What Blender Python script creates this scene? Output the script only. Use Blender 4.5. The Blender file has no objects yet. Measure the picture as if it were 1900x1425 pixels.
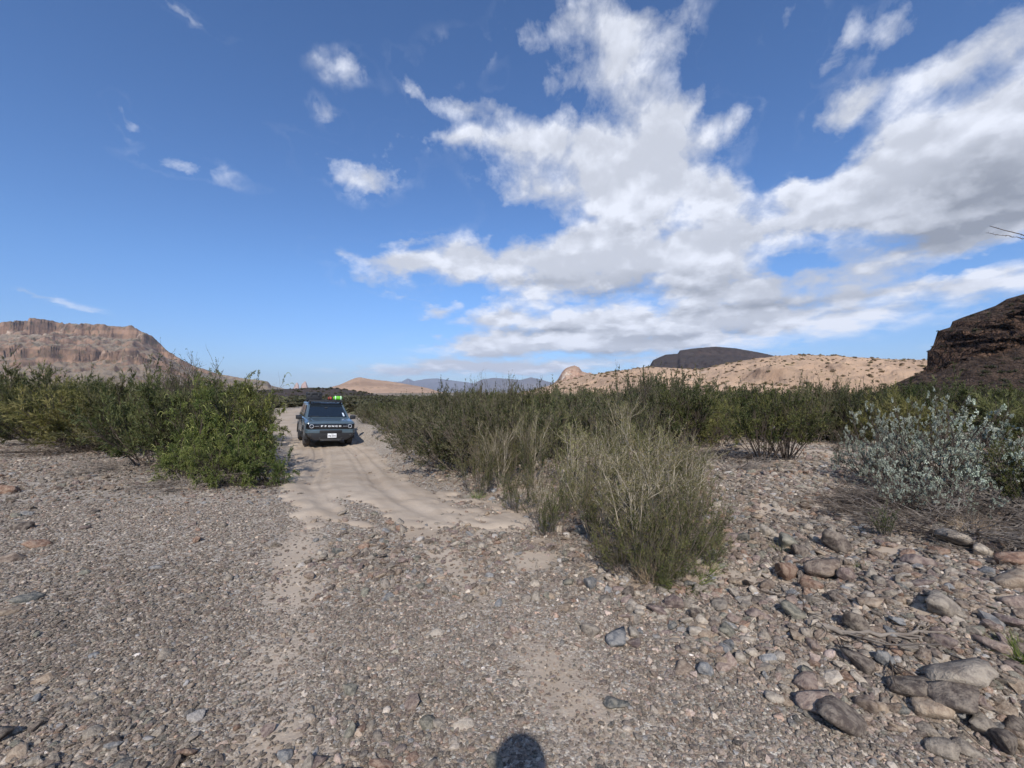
import bpy, bmesh, math, random
import numpy as np
from mathutils import Vector, Matrix
random.seed(5)
RNG = np.random.default_rng(11)
PI = math.pi
SC = bpy.context.scene
COL = SC.collection

# ------------------------------------------------------------------ camera
F = 790.0                      # focal length in pixels of a 1900 px wide picture
EYE = 1.70
HY = 728.0                     # horizon row in that picture
cam_d = bpy.data.cameras.new('camera'); cam = bpy.data.objects.new('camera', cam_d); COL.objects.link(cam)
cam_d.sensor_width = 36.0; cam_d.lens = 36.0 * F / 1900.0
cam_d.clip_start = 0.05; cam_d.clip_end = 60000
PITCH = math.atan((HY - 712.5) / F)
cam.location = (0, 0, EYE); cam.rotation_euler = (PI / 2 + PITCH, 0, 0)
SC.camera = cam

# ------------------------------------------------------------------ light
SUN_EL, SUN_AZ = 38.5, 1.0     # the sun stands behind the camera, a hair to the left
SC.view_settings.view_transform = 'Standard'; SC.view_settings.look = 'None'
SC.view_settings.gamma = 1.0; SC.view_settings.use_curve_mapping = False
SC.view_settings.exposure = 0.30
sun_d = bpy.data.lights.new('sun', 'SUN'); sun = bpy.data.objects.new('sun', sun_d); COL.objects.link(sun)
sun_d.energy = 3.8; sun_d.angle = math.radians(0.53); sun_d.color = (1.0, 0.955, 0.90)
sun.rotation_euler = (math.radians(90 - SUN_EL), 0, math.radians(-SUN_AZ))
SC.cycles.max_bounces = 6; SC.cycles.diffuse_bounces = 3; SC.cycles.transparent_max_bounces = 8
SC.cycles.volume_bounces = 0
SC.cycles.use_adaptive_sampling = True; SC.cycles.adaptive_threshold = 0.02
try:
    SC.cycles.use_denoising = True
except Exception:
    pass

class NT:
    """small helper to write node trees"""
    def __init__(s, tree): s.t = tree; s.N = tree.nodes; s.L = tree.links
    def n(s, typ, **kw):
        nd = s.N.new(typ)
        for k, v in kw.items(): setattr(nd, k, v)
        return nd
    def put(s, sock, v):
        if isinstance(v, bpy.types.NodeSocket): s.L.new(v, sock)
        elif v is not None:
            if isinstance(v, (tuple, list)) and len(v) == 3 and sock.type == 'RGBA': v = (*v, 1)
            sock.default_value = v
    def m(s, op, a, b=None, c=None, clamp=False):
        nd = s.n('ShaderNodeMath', operation=op, use_clamp=clamp)
        for i, v in enumerate((a, b, c)):
            if v is not None: s.put(nd.inputs[i], v)
        return nd.outputs[0]
    def v(s, op, a, b=None, c=None, out=0):
        nd = s.n('ShaderNodeVectorMath', operation=op)
        for i, v in enumerate((a, b, c)):
            if v is not None: s.put(nd.inputs[i], v)
        return nd.outputs[out]
    def mix(s, f, a, b, blend='MIX'):
        nd = s.n('ShaderNodeMix', data_type='RGBA', blend_type=blend, clamp_factor=True)
        s.put(nd.inputs[0], f); s.put(nd.inputs[6], a); s.put(nd.inputs[7], b)
        return nd.outputs[2]
    def ramp(s, x, a, b, lo=0.0, hi=1.0, smooth=True):
        nd = s.n('ShaderNodeMapRange', interpolation_type='SMOOTHSTEP' if smooth else 'LINEAR', clamp=True)
        s.put(nd.inputs[0], x); s.put(nd.inputs[1], a); s.put(nd.inputs[2], b); s.put(nd.inputs[3], lo); s.put(nd.inputs[4], hi)
        return nd.outputs[0]
    def noise(s, vec, scale, detail=4, rough=0.55, dist=0.0, out=0):
        nd = s.n('ShaderNodeTexNoise'); s.put(nd.inputs['Vector'], vec)
        nd.inputs['Scale'].default_value = scale; nd.inputs['Detail'].default_value = detail
        nd.inputs['Roughness'].default_value = rough; nd.inputs['Distortion'].default_value = dist
        return nd.outputs[out]

def azel(px, py):
    return math.degrees(math.atan2(px - 950, F)), math.degrees(math.atan2(HY - py, math.hypot(F, px - 950)))

# ------------------------------------------------------------------ sky with clouds
world = bpy.data.worlds.new('World'); SC.world = world; world.use_nodes = True
w = NT(world.node_tree); w.N.clear()
tc = w.n('ShaderNodeTexCoord').outputs['Generated']
dirn = w.v('NORMALIZE', tc)
sky = w.n('ShaderNodeTexSky', sky_type='NISHITA'); sky.sun_disc = False
sky.sun_elevation = math.radians(SUN_EL); sky.sun_rotation = math.radians(180 + SUN_AZ)
sky.altitude = 800; sky.air_density = 1.0; sky.dust_density = 0.6; sky.ozone_density = 2.5
sep = w.n('ShaderNodeSeparateXYZ'); w.put(sep.inputs[0], dirn)
dx, dy, dz = sep.outputs
az = w.m('MULTIPLY', w.m('ARCTAN2', dx, dy), 180 / PI)
el = w.m('MULTIPLY', w.m('ARCSINE', dz), 180 / PI)
def cloudspace(zz):   # noise space that packs the clouds closer towards the horizon, as a cloud deck does
    c_ = w.n('ShaderNodeCombineXYZ'); w.put(c_.inputs[0], dx); w.put(c_.inputs[1], dy)
    w.put(c_.inputs[2], w.m('MULTIPLY', w.m('LOGARITHM', w.m('ADD', w.m('MAXIMUM', zz, 0.0), 0.11), math.e), 0.62)); return c_.outputs[0]
P = cloudspace(dz); P2 = cloudspace(w.m('ADD', dz, 0.022)); P3 = cloudspace(w.m('ADD', dz, 0.045))
# warp of the az/el position, so that the cloud masses get ragged outlines
wn = w.noise(P, 7.0, 7, 0.62, out=1)
wv = w.v('SUBTRACT', wn, (0.5, 0.5, 0.5))
ae = w.n('ShaderNodeCombineXYZ'); w.put(ae.inputs[0], az); w.put(ae.inputs[1], el)
wamp = w.ramp(el, 0.0, 22.0, 0.35, 1.0)
wsc = w.n('ShaderNodeVectorMath', operation='SCALE'); w.put(wsc.inputs[0], w.v('MULTIPLY', wv, (8.5, 6.5, 0.0))); w.put(wsc.inputs['Scale'], wamp)
pos = w.v('ADD', wsc.outputs[0], ae.outputs[0])

def blobsum(lst):
    acc = None
    for (bx, by, rx, ry, rot, amp) in lst:
        a0, e0 = azel(bx, by); a1, _ = azel(bx + rx, by); _, e1 = azel(bx, by - ry)
        ra, re = max(abs(a1 - a0), .4), max(abs(e1 - e0), .3)
        if rot:
            mp = w.n('ShaderNodeMapping', vector_type='TEXTURE'); w.put(mp.inputs[0], pos)
            mp.inputs[1].default_value = (a0, e0, 0); mp.inputs[2].default_value = (0, 0, math.radians(rot)); mp.inputs[3].default_value = (ra, re, 1)
            q = mp.outputs[0]
        else:
            q = w.v('MULTIPLY_ADD', pos, (1 / ra, 1 / re, 0.0), (-a0 / ra, -e0 / re, 0.0))
        g = w.m('POWER', 0.42, w.v('DOT_PRODUCT', q, q, out=1))
        acc = w.m('MULTIPLY', g, amp) if acc is None else w.m('MULTIPLY_ADD', g, amp, acc)
    return acc

CLOUDS = [  # x, y, rx, ry (picture pixels of the photograph), turn in degrees, weight
 (1060,20,90,50,0,.70),(1130,110,85,60,0,.78),(1180,60,100,60,0,.45),(1260,110,60,40,30,.35),(1215,190,70,50,20,.55),(1040,190,60,60,0,.45),
 (775,155,45,18,-35,.65),(835,190,50,20,-20,.6),(915,205,50,30,0,.75),(860,258,70,22,0,.8),(985,262,90,36,0,.95),(1120,270,110,50,0,.95),(1090,330,130,45,0,.8),
 (1240,255,80,45,35,.65),(1345,235,70,36,20,.8),(1300,180,70,20,40,.35),(945,335,60,22,-10,.6),(1160,370,150,36,0,.9),(1320,375,140,40,0,.9),
 (875,85,40,30,20,.32),(1240,330,110,40,0,.7),
 (1480,345,45,34,0,.95),(1560,370,90,50,0,1.0),(1650,330,80,60,20,1.0),(1760,290,110,80,28,1.2),(1880,220,110,90,30,1.2),(1840,360,200,75,5,1.3),(2040,230,150,170,0,1.2),
 (1450,425,230,26,0,.9),(1800,440,240,28,5,.9),(1130,425,110,20,0,.5),
 (765,445,60,9,5,.5),(640,470,55,12,0,.5),(735,490,75,20,0,.8),(670,512,50,12,0,.5),(850,480,90,28,0,.9),(985,480,120,38,0,1.0),(1150,475,130,48,0,1.05),
 (1300,490,120,48,0,1.05),(1420,530,180,38,0,1.0),(1620,540,200,30,4,.95),(1840,530,160,34,0,.85),(1050,530,160,28,0,.9),
 (775,560,60,8,-20,.4),(815,577,40,9,20,.5),
 (925,592,60,22,0,1.0),(1080,600,160,30,0,1.0),(1290,600,210,30,0,1.0),(1500,600,170,20,0,.75),(990,640,150,16,0,1.0),(1230,640,170,14,0,.85),
 (720,687,80,9,0,.9),(860,678,120,12,0,1.0),(1010,682,140,11,0,1.0),(900,640,80,20,0,.8),(1250,665,200,9,0,.8),
 (1490,483,60,14,-8,-.9),(1800,490,140,13,6,-1.0),(1430,340,50,22,25,-.4),(1330,60,60,60,0,-.4),(1505,285,70,34,0,-.7),(1395,330,45,30,0,-.5),(1440,130,60,90,0,-.3),(1000,70,45,60,0,.5),(1250,50,70,45,0,.45),(1200,20,80,30,0,.4),(1010,110,30,50,0,-.3),
 (650,318,66,26,0,.72),(725,318,50,20,15,.5),(640,350,30,26,0,.3),(345,314,95,17,3,.50),(285,262,70,15,-38,.36),(228,208,24,34,0,.42),(640,122,50,26,0,.42),(603,200,20,24,0,.45),(620,290,90,18,-20,.25),(300,5,90,10,0,.4),(820,110,50,60,0,.25),
 (728,255,42,30,0,.42),(1570,207,82,32,14,.95),(1540,125,50,28,14,.6),(1468,32,60,28,0,.62),(1592,52,46,24,0,.55),(1690,40,70,45,35,.55),(1790,95,130,55,18,.62),(1870,50,80,40,20,.5),(1730,150,60,30,20,.4),(1470,290,40,25,0,.3),
 (80,561,85,5,-5,.55),(1830,600,80,5,5,.3),(1650,650,80,6,0,.2)]
DARK = [(1800,410,240,42,5,1.25),(1880,320,110,70,20,.75),(1680,385,110,45,0,.55),(1160,548,210,13,0,1.0),(1400,568,200,12,0,.9),(1000,522,100,10,0,.55),(1040,617,150,8,0,1.0),
        (1100,657,180,8,0,1.0),(1330,622,200,10,0,.8),(1620,578,200,11,0,.6),(1200,415,180,16,0,.35),(1480,440,120,12,0,.4),(960,694,150,3,0,.4),(1250,520,150,14,0,.5)]
M = blobsum(CLOUDS)
D = blobsum(DARK)
n1 = w.noise(P, 6.0, 10, 0.60, 0.3)
n1b = w.noise(P2, 6.0, 6, 0.55, 0.3)
n1c = w.noise(P, 6.0, 6, 0.55, 0.3)
n2 = w.noise(P, 19.0, 8, 0.64, 0.3)
wq = w.v('MULTIPLY_ADD', w.v('SUBTRACT', w.noise(P, 14.0, 4, 0.6, out=1), (0.5, 0.5, 0.5)), (0.085,) * 3, P)
wq2 = w.v('ADD', wq, w.v('SUBTRACT', P2, P))
def billow(vec, detail):
    v_ = w.n('ShaderNodeTexVoronoi', feature='F1'); w.put(v_.inputs['Vector'], vec); v_.inputs['Scale'].default_value = 9.0
    v_.inputs['Detail'].default_value = detail; v_.inputs['Roughness'].default_value = .55; v_.inputs['Lacunarity'].default_value = 2.2;
    return v_.outputs['Distance']
bl1 = billow(wq, 1.0); bl2 = billow(wq2, 1.0)
lown = w.noise(P, 2.6, 3, 0.5)
# beyond the frame the same broken cloud goes on
nb = w.noise(P, 1.6, 4, 0.5)
absaz = w.m('ABSOLUTE', az)
outside = w.m('MAXIMUM', w.ramp(absaz, 52, 66), w.ramp(el, 44, 56))
Mg = w.m('MULTIPLY', w.ramp(nb, 0.44, 0.62, 0, 0.75), outside)
Mall = w.m('ADD', M, Mg)
edge = w.m('ADD', w.m('MULTIPLY', w.m('SUBTRACT', n1, 0.5), 1.9), w.m('MULTIPLY', w.m('SUBTRACT', n2, 0.5), 1.5))
edge = w.m('MULTIPLY_ADD', w.m('SUBTRACT', 0.42, bl1), 0.9, edge)
thin = w.ramp(Mall, 0.04, 0.30)
dens = w.m('MULTIPLY_ADD', Mall, 1.30, w.m('MULTIPLY', edge, thin))
cover = w.ramp(dens, 0.06, 1.05, smooth=False)
cover = w.m('MULTIPLY', cover, w.ramp(el, -0.5, 1.2))
relief = w.m('MULTIPLY', w.m('SUBTRACT', n1c, n1b), 3.0)
relief = w.m('MULTIPLY_ADD', w.m('SUBTRACT', w.noise(P, 4.0, 3, .5), w.noise(P3, 4.0, 3, .5)), 3.2, relief)
puff = w.m('MULTIPLY_ADD', w.m('SUBTRACT', bl2, bl1), 1.5, w.m('MULTIPLY', w.m('SUBTRACT', n2, 0.5), 0.6))
vary = w.m('MULTIPLY', w.m('SUBTRACT', lown, 0.5), 0.9)
sh = w.m('ADD', w.m('ADD', w.m('ADD', 0.80, relief), puff), vary)
sh = w.m('SMOOTH_MAX', sh, 0.52, 0.35)
sh = w.m('SUBTRACT', sh, w.m('MULTIPLY', w.m('MINIMUM', D, 1.3), 0.95))
sh = w.ramp(sh, -0.45, 1.35, smooth=False)
ccol = w.mix(sh, (2.6, 2.85, 3.45), (7.1, 7.45, 8.4))
skyc = w.mix(1.0, sky.outputs[0], w.mix(w.ramp(el, -1, 16), (0.62, 0.74, 1.02), (0.72, 0.96, 1.26)), 'MULTIPLY')
final = w.mix(cover, skyc, ccol)
bg = w.n('ShaderNodeBackground'); w.put(bg.inputs[0], final); bg.inputs[1].default_value = 0.10
wo = w.n('ShaderNodeOutputWorld'); w.L.new(bg.outputs[0], wo.inputs[0])

# ------------------------------------------------------------------ numeric helpers
def vnoise(p, seed=0):
    p = np.asarray(p, float); i = np.floor(p).astype(np.int64); f = p - i; u = f * f * f * (f * (f * 6 - 15) + 10)
    def hsh(a, b, c):
        h = (a * 374761393 + b * 668265263 + c * 2147483647 * 3 + seed * 974634777) & 0xffffffff
        h = ((h ^ (h >> 13)) * 1274126177) & 0xffffffff
        return ((h ^ (h >> 16)) & 0xffffff) / float(0xffffff)
    r = 0
    for a in (0, 1):
        for b in (0, 1):
            for c in (0, 1):
                wgt = (u[:, 0] if a else 1 - u[:, 0]) * (u[:, 1] if b else 1 - u[:, 1]) * (u[:, 2] if c else 1 - u[:, 2])
                r = r + wgt * hsh(i[:, 0] + a, i[:, 1] + b, i[:, 2] + c)
    return r * 2 - 1
def fbm(x, y, z=0.0, oct=4, seed=0, gain=.5):
    x = np.asarray(x, float); shp = x.shape
    p = np.stack([x.ravel(), (np.zeros_like(x) + y).ravel(), (np.zeros_like(x) + z).ravel()], 1)
    s, a, t = 0, 1, 0
    for k in range(oct):
        s = s + a * vnoise(p + 17.3 * k, seed + k); t += a; a *= gain; p = p * 2.03
    return (s / t).reshape(shp)
def ss(x, a, b):
    t = np.clip((np.asarray(x, float) - a) / (b - a), 0, 1); return t * t * (3 - 2 * t)

# ------------------------------------------------------------------ the lie of the land
TRK = np.array([(5.0,-.9,.5),(5.8,-1.7,1.0),(6.6,-2.3,1.25),(8,-3.1,1.35),(11,-4.35,1.4),(14.6,-6.0,1.5),(17,-7.15,1.7),(19.1,-8.6,1.7),(22,-10.8,1.5),(26,-13.8,1.4),(30,-16.8,1.3),(45,-24,1.3)])
def track_c(y): return np.interp(y, TRK[:, 0], TRK[:, 1])
def track_w(y): return np.interp(y, TRK[:, 0], TRK[:, 2])
def bank_x(y): return np.interp(y, [1.6,2.0,2.25,2.9,4.2,5.5,7,9,12,20,40], [4.0,2.3,1.5,.9,.45,.2,-.4,-1.6,-3.0,-6,-14])
def g0(x, y): # flat-ground guess for a pixel
    Y = F * EYE / (y - HY); return (x - 950) / F * Y, Y
SANDS = [(1010,1035,70,18),(1400,1112,75,22),(1430,835,110,30),(1420,832,210,34),(1400,838,240,30),(900,960,130,40),(980,930,110,30),(1620,985,170,20),(1330,840,50,30),(850,950,110,35),(820,985,60,20),(1600,930,120,14),(1230,1005,50,20),(1500,960,60,14),(1640,1085,60,12),(1420,1190,40,12),(1720,1210,50,18),(1390,1060,40,12),(1560,1010,50,10),(1800,1110,60,16),(1850,1200,50,22),(960,905,80,25),(1850,1330,70,30),(1500,1180,60,20)]
def height(x, y):
    x = np.asarray(x, float); y = np.asarray(y, float)
    r = np.hypot(x, y)
    near = 1 - ss(r, 60, 200)
    h = (.05 * fbm(x / 4, y / 4, oct=3, seed=1) + .018 * fbm(x / .9, y / .9, 2, oct=4, seed=2)) * near
    bk = ss(x - bank_x(y), 0, 2.6)
    h = h + bk * (.30 + .16 * fbm(x / 1.3, y / 1.3, 5, oct=5, seed=3, gain=.58)) * (1 - ss(y, 14, 26))
    d = np.abs(x - track_c(y)); W = track_w(y)
    dip = .53 * ss(y, 6.2, 14.0) * (1 - ss(y, 40, 60))
    corr = 1 - ss(d, W * 1.05, W * 1.05 + 1.1)
    h = h - dip * np.maximum(corr, .0) * (1 - 0) - .12 * ss(y, 8, 14) * (1 - corr) * near
    # berm beside the track, right of the car
    h = h + .22 * np.exp(-((x - track_c(y) - W - 1.2) / .55) ** 2) * ss(y, 9, 12) * (1 - ss(y, 20, 26)) * (1 + .5 * fbm(x, y, 3, seed=8))
    inn = ss(y, 5.2, 6.5) * (1 - ss(d, W, W + .3)) * (1 - ss(y, 50, 60))
    for o in (-.62, .62):
        h = h - .035 * inn * np.exp(-((x - track_c(y) - o - .05 * np.sin(y)) / .17) ** 2)
    h = h + 1.5 * fbm(x / 90, y / 90, 4, oct=3, seed=9) * ss(r, 80, 400)
    return h
def at(px, py):
    dx, dz = (px - 950) / F, -(py - HY) / F
    t = EYE / max(1e-3, -dz)
    for _ in range(14):
        z = float(height(np.array([dx * t]), np.array([t]))[0])
        t += ((EYE - z) / -dz - t) * .7
    return dx * t, t, float(height(np.array([dx * t]), np.array([t]))[0])
def worn(x, y):
    a = np.interp(y, [1.5, 1.93, 3.61, 6.05], [-1.0, -1.1, -1.87, -2.87]); b = np.interp(y, [1.5, 1.93, 3.34, 5.22], [.75, .56, -.13, -1.12])
    n = .12 * fbm(x * 2, y * 2, 1, oct=3, seed=25)
    return np.maximum(np.exp(-((x - a + n) / .34) ** 2), np.exp(-((x - b + n) / .32) ** 2)) * (1 - ss(y, 6.2, 7.2)) * (y > .5)
def sand(x, y):
    d = np.abs(x - track_c(y)); W = track_w(y)
    n = fbm(x * 1.6, y * 1.6, 1, oct=5, seed=21, gain=.62)
    s = (1 - ss(d + .35 * n, W * .8, W * .8 + .45)) * ss(y + 1.3 * n, 4.3, 6.2) * (1 - ss(y, 70, 90))
    # a tongue of cobbles between the wheel tracks
    s = s * (1 - (1 - ss(np.abs(x - track_c(y) + .25) + .3 * n, .15, .45)) * (1 - ss(y, 6.3, 7.4)) * .9)
    n2 = fbm(x * 5, y * 5, 2, oct=4, seed=22, gain=.6)
    for (cx, cy, rx, ry) in SANDS:
        X, Y = g0(cx, cy); X2, _ = g0(cx + rx, cy); _, Y2 = g0(cx, cy - ry)
        q = ((x - X) / (X2 - X)) ** 2 + ((y - Y) / max(Y2 - Y, .1)) ** 2
        s = np.maximum(s, (1 - ss(q + 1.6 * n + 2.6 * n2, -.4, 2.2)) * .85)
    return np.maximum(s, worn(x, y) * (.58 + .45 * n + .25 * ss(y, 3.0, 6.0)))

# ------------------------------------------------------------------ mesh helpers
def new_mesh(name, V, Fc, smooth=True, mats=(), midx=None, attrs=None):
    me = bpy.data.meshes.new(name); V = np.asarray(V, np.float32); Fc = np.asarray(Fc, np.int32)
    k = Fc.shape[1]; me.vertices.add(len(V)); me.vertices.foreach_set('co', V.ravel())
    me.loops.add(Fc.size); me.loops.foreach_set('vertex_index', Fc.ravel())
    me.polygons.add(len(Fc)); me.polygons.foreach_set('loop_start', np.arange(0, Fc.size, k, dtype=np.int32))
    me.polygons.foreach_set('loop_total', np.full(len(Fc), k, np.int32))
    me.polygons.foreach_set('use_smooth', np.full(len(Fc), smooth, bool))
    for m_ in mats: me.materials.append(m_)
    if midx is not None: me.polygons.foreach_set('material_index', np.asarray(midx, np.int32))
    me.update(calc_edges=True)
    for an, av in (attrs or {}).items():
        av = np.asarray(av, np.float32)
        if av.ndim == 1:
            a = me.attributes.new(an, 'FLOAT', 'POINT'); a.data.foreach_set('value', av)
        else:
            a = me.attributes.new(an, 'FLOAT_COLOR', 'POINT'); a.data.foreach_set('color', np.c_[av, np.ones(len(av))].astype(np.float32).ravel())
    return me
def link(name, data, parent=None, loc=(0,0,0), rot=(0,0,0), scale=(1,1,1)):
    o = bpy.data.objects.new(name, data); COL.objects.link(o); o.parent = parent
    o.location = loc; o.rotation_euler = rot; o.scale = scale; return o
def tag(o, label=None, cat=None, group=None, kind=None):
    if label: o['label'] = label
    if cat: o['category'] = cat
    if group: o['group'] = group
    if kind: o['kind'] = kind
    return o
def grid_faces(nx, ny):
    i = np.arange((ny - 1) * (nx - 1)); r, c = i // (nx - 1), i % (nx - 1); a = r * nx + c
    return np.stack([a, a + 1, a + nx + 1, a + nx], 1)
def copy_tree(o, **kw):
    c = o.copy(); COL.objects.link(c)
    for ch in o.children:
        d = ch.copy(); COL.objects.link(d); d.parent = c
        for g in ch.children:
            e = g.copy(); COL.objects.link(e); e.parent = d
    return c

# ------------------------------------------------------------------ materials
def mat(name):
    m_ = bpy.data.materials.new(name); m_.use_nodes = True; t = NT(m_.node_tree); t.N.clear()
    out = t.n('ShaderNodeOutputMaterial'); b = t.n('ShaderNodeBsdfPrincipled'); t.L.new(b.outputs[0], out.inputs[0])
    return m_, t, b, out
def simple(name, col, rough=.6, metal=0.0, noise_amt=.08, nscale=20, coat=0.0, bump=0.0):
    m_, t, b, out = mat(name)
    co = t.n('ShaderNodeTexCoord').outputs['Object']
    nz = t.noise(co, nscale, 4)
    c = t.mix(t.ramp(nz, .3, .7), tuple(x * (1 - noise_amt) for x in col), tuple(min(1, x * (1 + noise_amt)) for x in col))
    t.put(b.inputs['Base Color'], c); b.inputs['Metallic'].default_value = metal
    t.put(b.inputs['Roughness'], t.ramp(nz, .2, .8, rough * .9, min(1, rough * 1.1)))
    if coat: b.inputs['Coat Weight'].default_value = coat; b.inputs['Coat Roughness'].default_value = .12
    if bump:
        bp = t.n('ShaderNodeBump'); bp.inputs['Strength'].default_value = bump; bp.inputs['Distance'].default_value = .01
        t.put(bp.inputs['Height'], nz); t.put(b.inputs['Normal'], bp.outputs[0])
    return m_

def ground_material():
    m_, t, b, out = mat('desert_ground')
    g = t.n('ShaderNodeNewGeometry').outputs['Position']
    sd = t.n('ShaderNodeAttribute', attribute_name='sand').outputs['Fac']
    lt = t.n('ShaderNodeAttribute', attribute_name='litter').outputs['Fac']
    def vor(scale, feat='F1'):
        v = t.n('ShaderNodeTexVoronoi', feature=feat); t.put(v.inputs['Vector'], t.v('MULTIPLY_ADD', t.noise(g, scale * .8, 2, out=1), (.35 / scale,) * 3, g)); v.inputs['Scale'].default_value = scale; return v
    v1, v2, v3 = vor(95), vor(38), vor(14)
    def stonecol(v):
        s = t.n('ShaderNodeSeparateColor'); t.L.new(v.outputs['Color'], s.inputs[0])
        cr = t.n('ShaderNodeValToRGB'); t.L.new(s.outputs[0], cr.inputs[0])
        cols = [(.0,(.12,.095,.075)),(.2,(.225,.18,.145)),(.4,(.34,.282,.225)),(.56,(.25,.212,.172)),(.72,(.42,.36,.29)),(.86,(.64,.59,.50)),(1.0,(.24,.24,.215))]
        for i, (p, c) in enumerate(cols):
            e = cr.color_ramp.elements[i] if i < 2 else cr.color_ramp.elements.new(p)
            e.position = p; e.color = (*c, 1)
        return cr.outputs[0]
    big = t.noise(g, .9, 5, .6); mid = t.noise(g, 5, 4, .6); fine = t.noise(g, 160, 3, .6)
    grav = t.mix(t.ramp(mid, .35, .65), stonecol(v1), stonecol(v2))
    grav = t.mix(t.ramp(big, .52, .66, 0, .5), grav, stonecol(v3))
    dirt = t.mix(t.ramp(mid, .3, .7), (.27, .213, .160), (.39, .320, .250))
    gap = t.ramp(v1.outputs['Distance'], .35, .75)
    grav = t.mix(t.m('MULTIPLY', gap, .6), grav, dirt)
    sandc = t.mix(t.ramp(big, .35, .65), (.38, .30, .222), (.47, .385, .295))
    sandc = t.mix(t.ramp(fine, .35, .7, 0, .35), sandc, (.27, .21, .155))
    c = t.mix(t.ramp(sd, .25, .75), grav, sandc)
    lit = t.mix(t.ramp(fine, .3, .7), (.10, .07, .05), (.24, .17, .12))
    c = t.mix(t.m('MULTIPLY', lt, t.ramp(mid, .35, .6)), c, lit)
    # far away: scrubby desert
    far = t.ramp(t.v('LENGTH', g, out=1), 60, 260)
    fc = t.mix(t.ramp(t.noise(g, .02, 6, .6), .4, .6), (.27, .20, .15), (.12, .115, .07))
    c = t.mix(far, c, fc)
    t.put(b.inputs['Base Color'], c); b.inputs['Roughness'].default_value = .93; b.inputs['Specular IOR Level'].default_value = .25
    hs = t.m('MULTIPLY', t.m('SUBTRACT', 1.0, v1.outputs['Distance']), .006)
    hs = t.m('ADD', hs, t.m('MULTIPLY', t.m('SUBTRACT', 1.0, v2.outputs['Distance']), .010))
    hs = t.m('MULTIPLY', hs, t.ramp(sd, .2, .8, 1, .06))
    hs = t.m('ADD', hs, t.m('ADD', t.m('MULTIPLY', mid, .018), t.m('MULTIPLY', fine, .0022)))
    bp = t.n('ShaderNodeBump'); bp.inputs['Strength'].default_value = .9; bp.inputs['Distance'].default_value = 1.0
    t.put(bp.inputs['Height'], hs); t.put(b.inputs['Normal'], bp.outputs[0])
    return m_

def stone_material(name, inst):
    m_, t, b, out = mat(name)
    co = t.n('ShaderNodeTexCoord').outputs['Object']
    if inst:
        a = t.n('ShaderNodeAttribute', attribute_name='tint', attribute_type='INSTANCER'); col = a.outputs['Color']
        off = t.v('SCALE', col, None); off.node.inputs['Scale'].default_value = 40
    else:
        oi = t.n('ShaderNodeObjectInfo'); col = oi.outputs['Color']
        cb = t.n('ShaderNodeCombineXYZ'); t.put(cb.inputs[0], t.m('MULTIPLY', oi.outputs['Random'], 50)); off = cb.outputs[0]
    p = t.v('ADD', co, off)
    n_ = t.noise(p, 2.2, 6, .65); sp = t.noise(p, 14, 3, .6)
    c = t.mix(t.ramp(n_, .35, .68), t.mix(1, col, (.68, .64, .62), 'MULTIPLY'), t.mix(1, col, (1.25, 1.22, 1.2), 'MULTIPLY'))
    c = t.mix(t.ramp(sp, .58, .72, 0, .35), c, t.mix(1, col, (1.7, 1.65, 1.6), 'MULTIPLY'))
    c = t.mix(t.ramp(sp, .42, .30, 0, .4), c, t.mix(1, col, (.45, .42, .4), 'MULTIPLY'))
    nz = t.n('ShaderNodeSeparateXYZ'); t.put(nz.inputs[0], t.n('ShaderNodeNewGeometry').outputs['Normal'])
    dust = t.m('MULTIPLY', t.ramp(n_, .4, .62), .38)
    c = t.mix(dust, c, (.38, .315, .235))
    t.put(b.inputs['Base Color'], c); b.inputs['Roughness'].default_value = .82; b.inputs['Specular IOR Level'].default_value = .3
    bp = t.n('ShaderNodeBump'); bp.inputs['Strength'].default_value = .55; bp.inputs['Distance'].default_value = .06
    t.put(bp.inputs['Height'], t.m('ADD', n_, t.m('MULTIPLY', sp, .35))); t.put(b.inputs['Normal'], bp.outputs[0])
    return m_

def foliage_material(name, a, c2, trans=.25, rough=.6):
    m_, t, b, out = mat(name)
    at_ = t.n('ShaderNodeAttribute', attribute_name='tint').outputs['Fac']
    oi = t.n('ShaderNodeObjectInfo').outputs['Random']
    c = t.mix(at_, a, c2)
    hv = t.n('ShaderNodeHueSaturation'); t.put(hv.inputs['Color'], c)
    t.put(hv.inputs['Hue'], t.m('MULTIPLY_ADD', oi, .045, .472)); t.put(hv.inputs['Value'], t.m('MULTIPLY_ADD', t.m('FRACT', t.m('MULTIPLY', oi, 7.3)), .65, .68))
    c = hv.outputs[0]
    t.put(b.inputs['Base Color'], c); b.inputs['Roughness'].default_value = rough; b.inputs['Specular IOR Level'].default_value = .25
    tr = t.n('ShaderNodeBsdfTranslucent'); t.put(tr.inputs[0], t.mix(1, c, (1.1, 1.25, .6), 'MULTIPLY'))
    mx = t.n('ShaderNodeMixShader'); mx.inputs[0].default_value = trans
    t.L.new(b.outputs[0], mx.inputs[1]); t.L.new(tr.outputs[0], mx.inputs[2]); t.L.new(mx.outputs[0], out.inputs[0])
    return m_
def wood_material(name, a, c2):
    m_, t, b, out = mat(name)
    co = t.n('ShaderNodeTexCoord').outputs['Object']
    c = t.mix(t.ramp(t.noise(co, 9, 4), .35, .65), a, c2)
    t.put(b.inputs['Base Color'], c); b.inputs['Roughness'].default_value = .85; b.inputs['Specular IOR Level'].default_value = .2
    return m_
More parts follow.
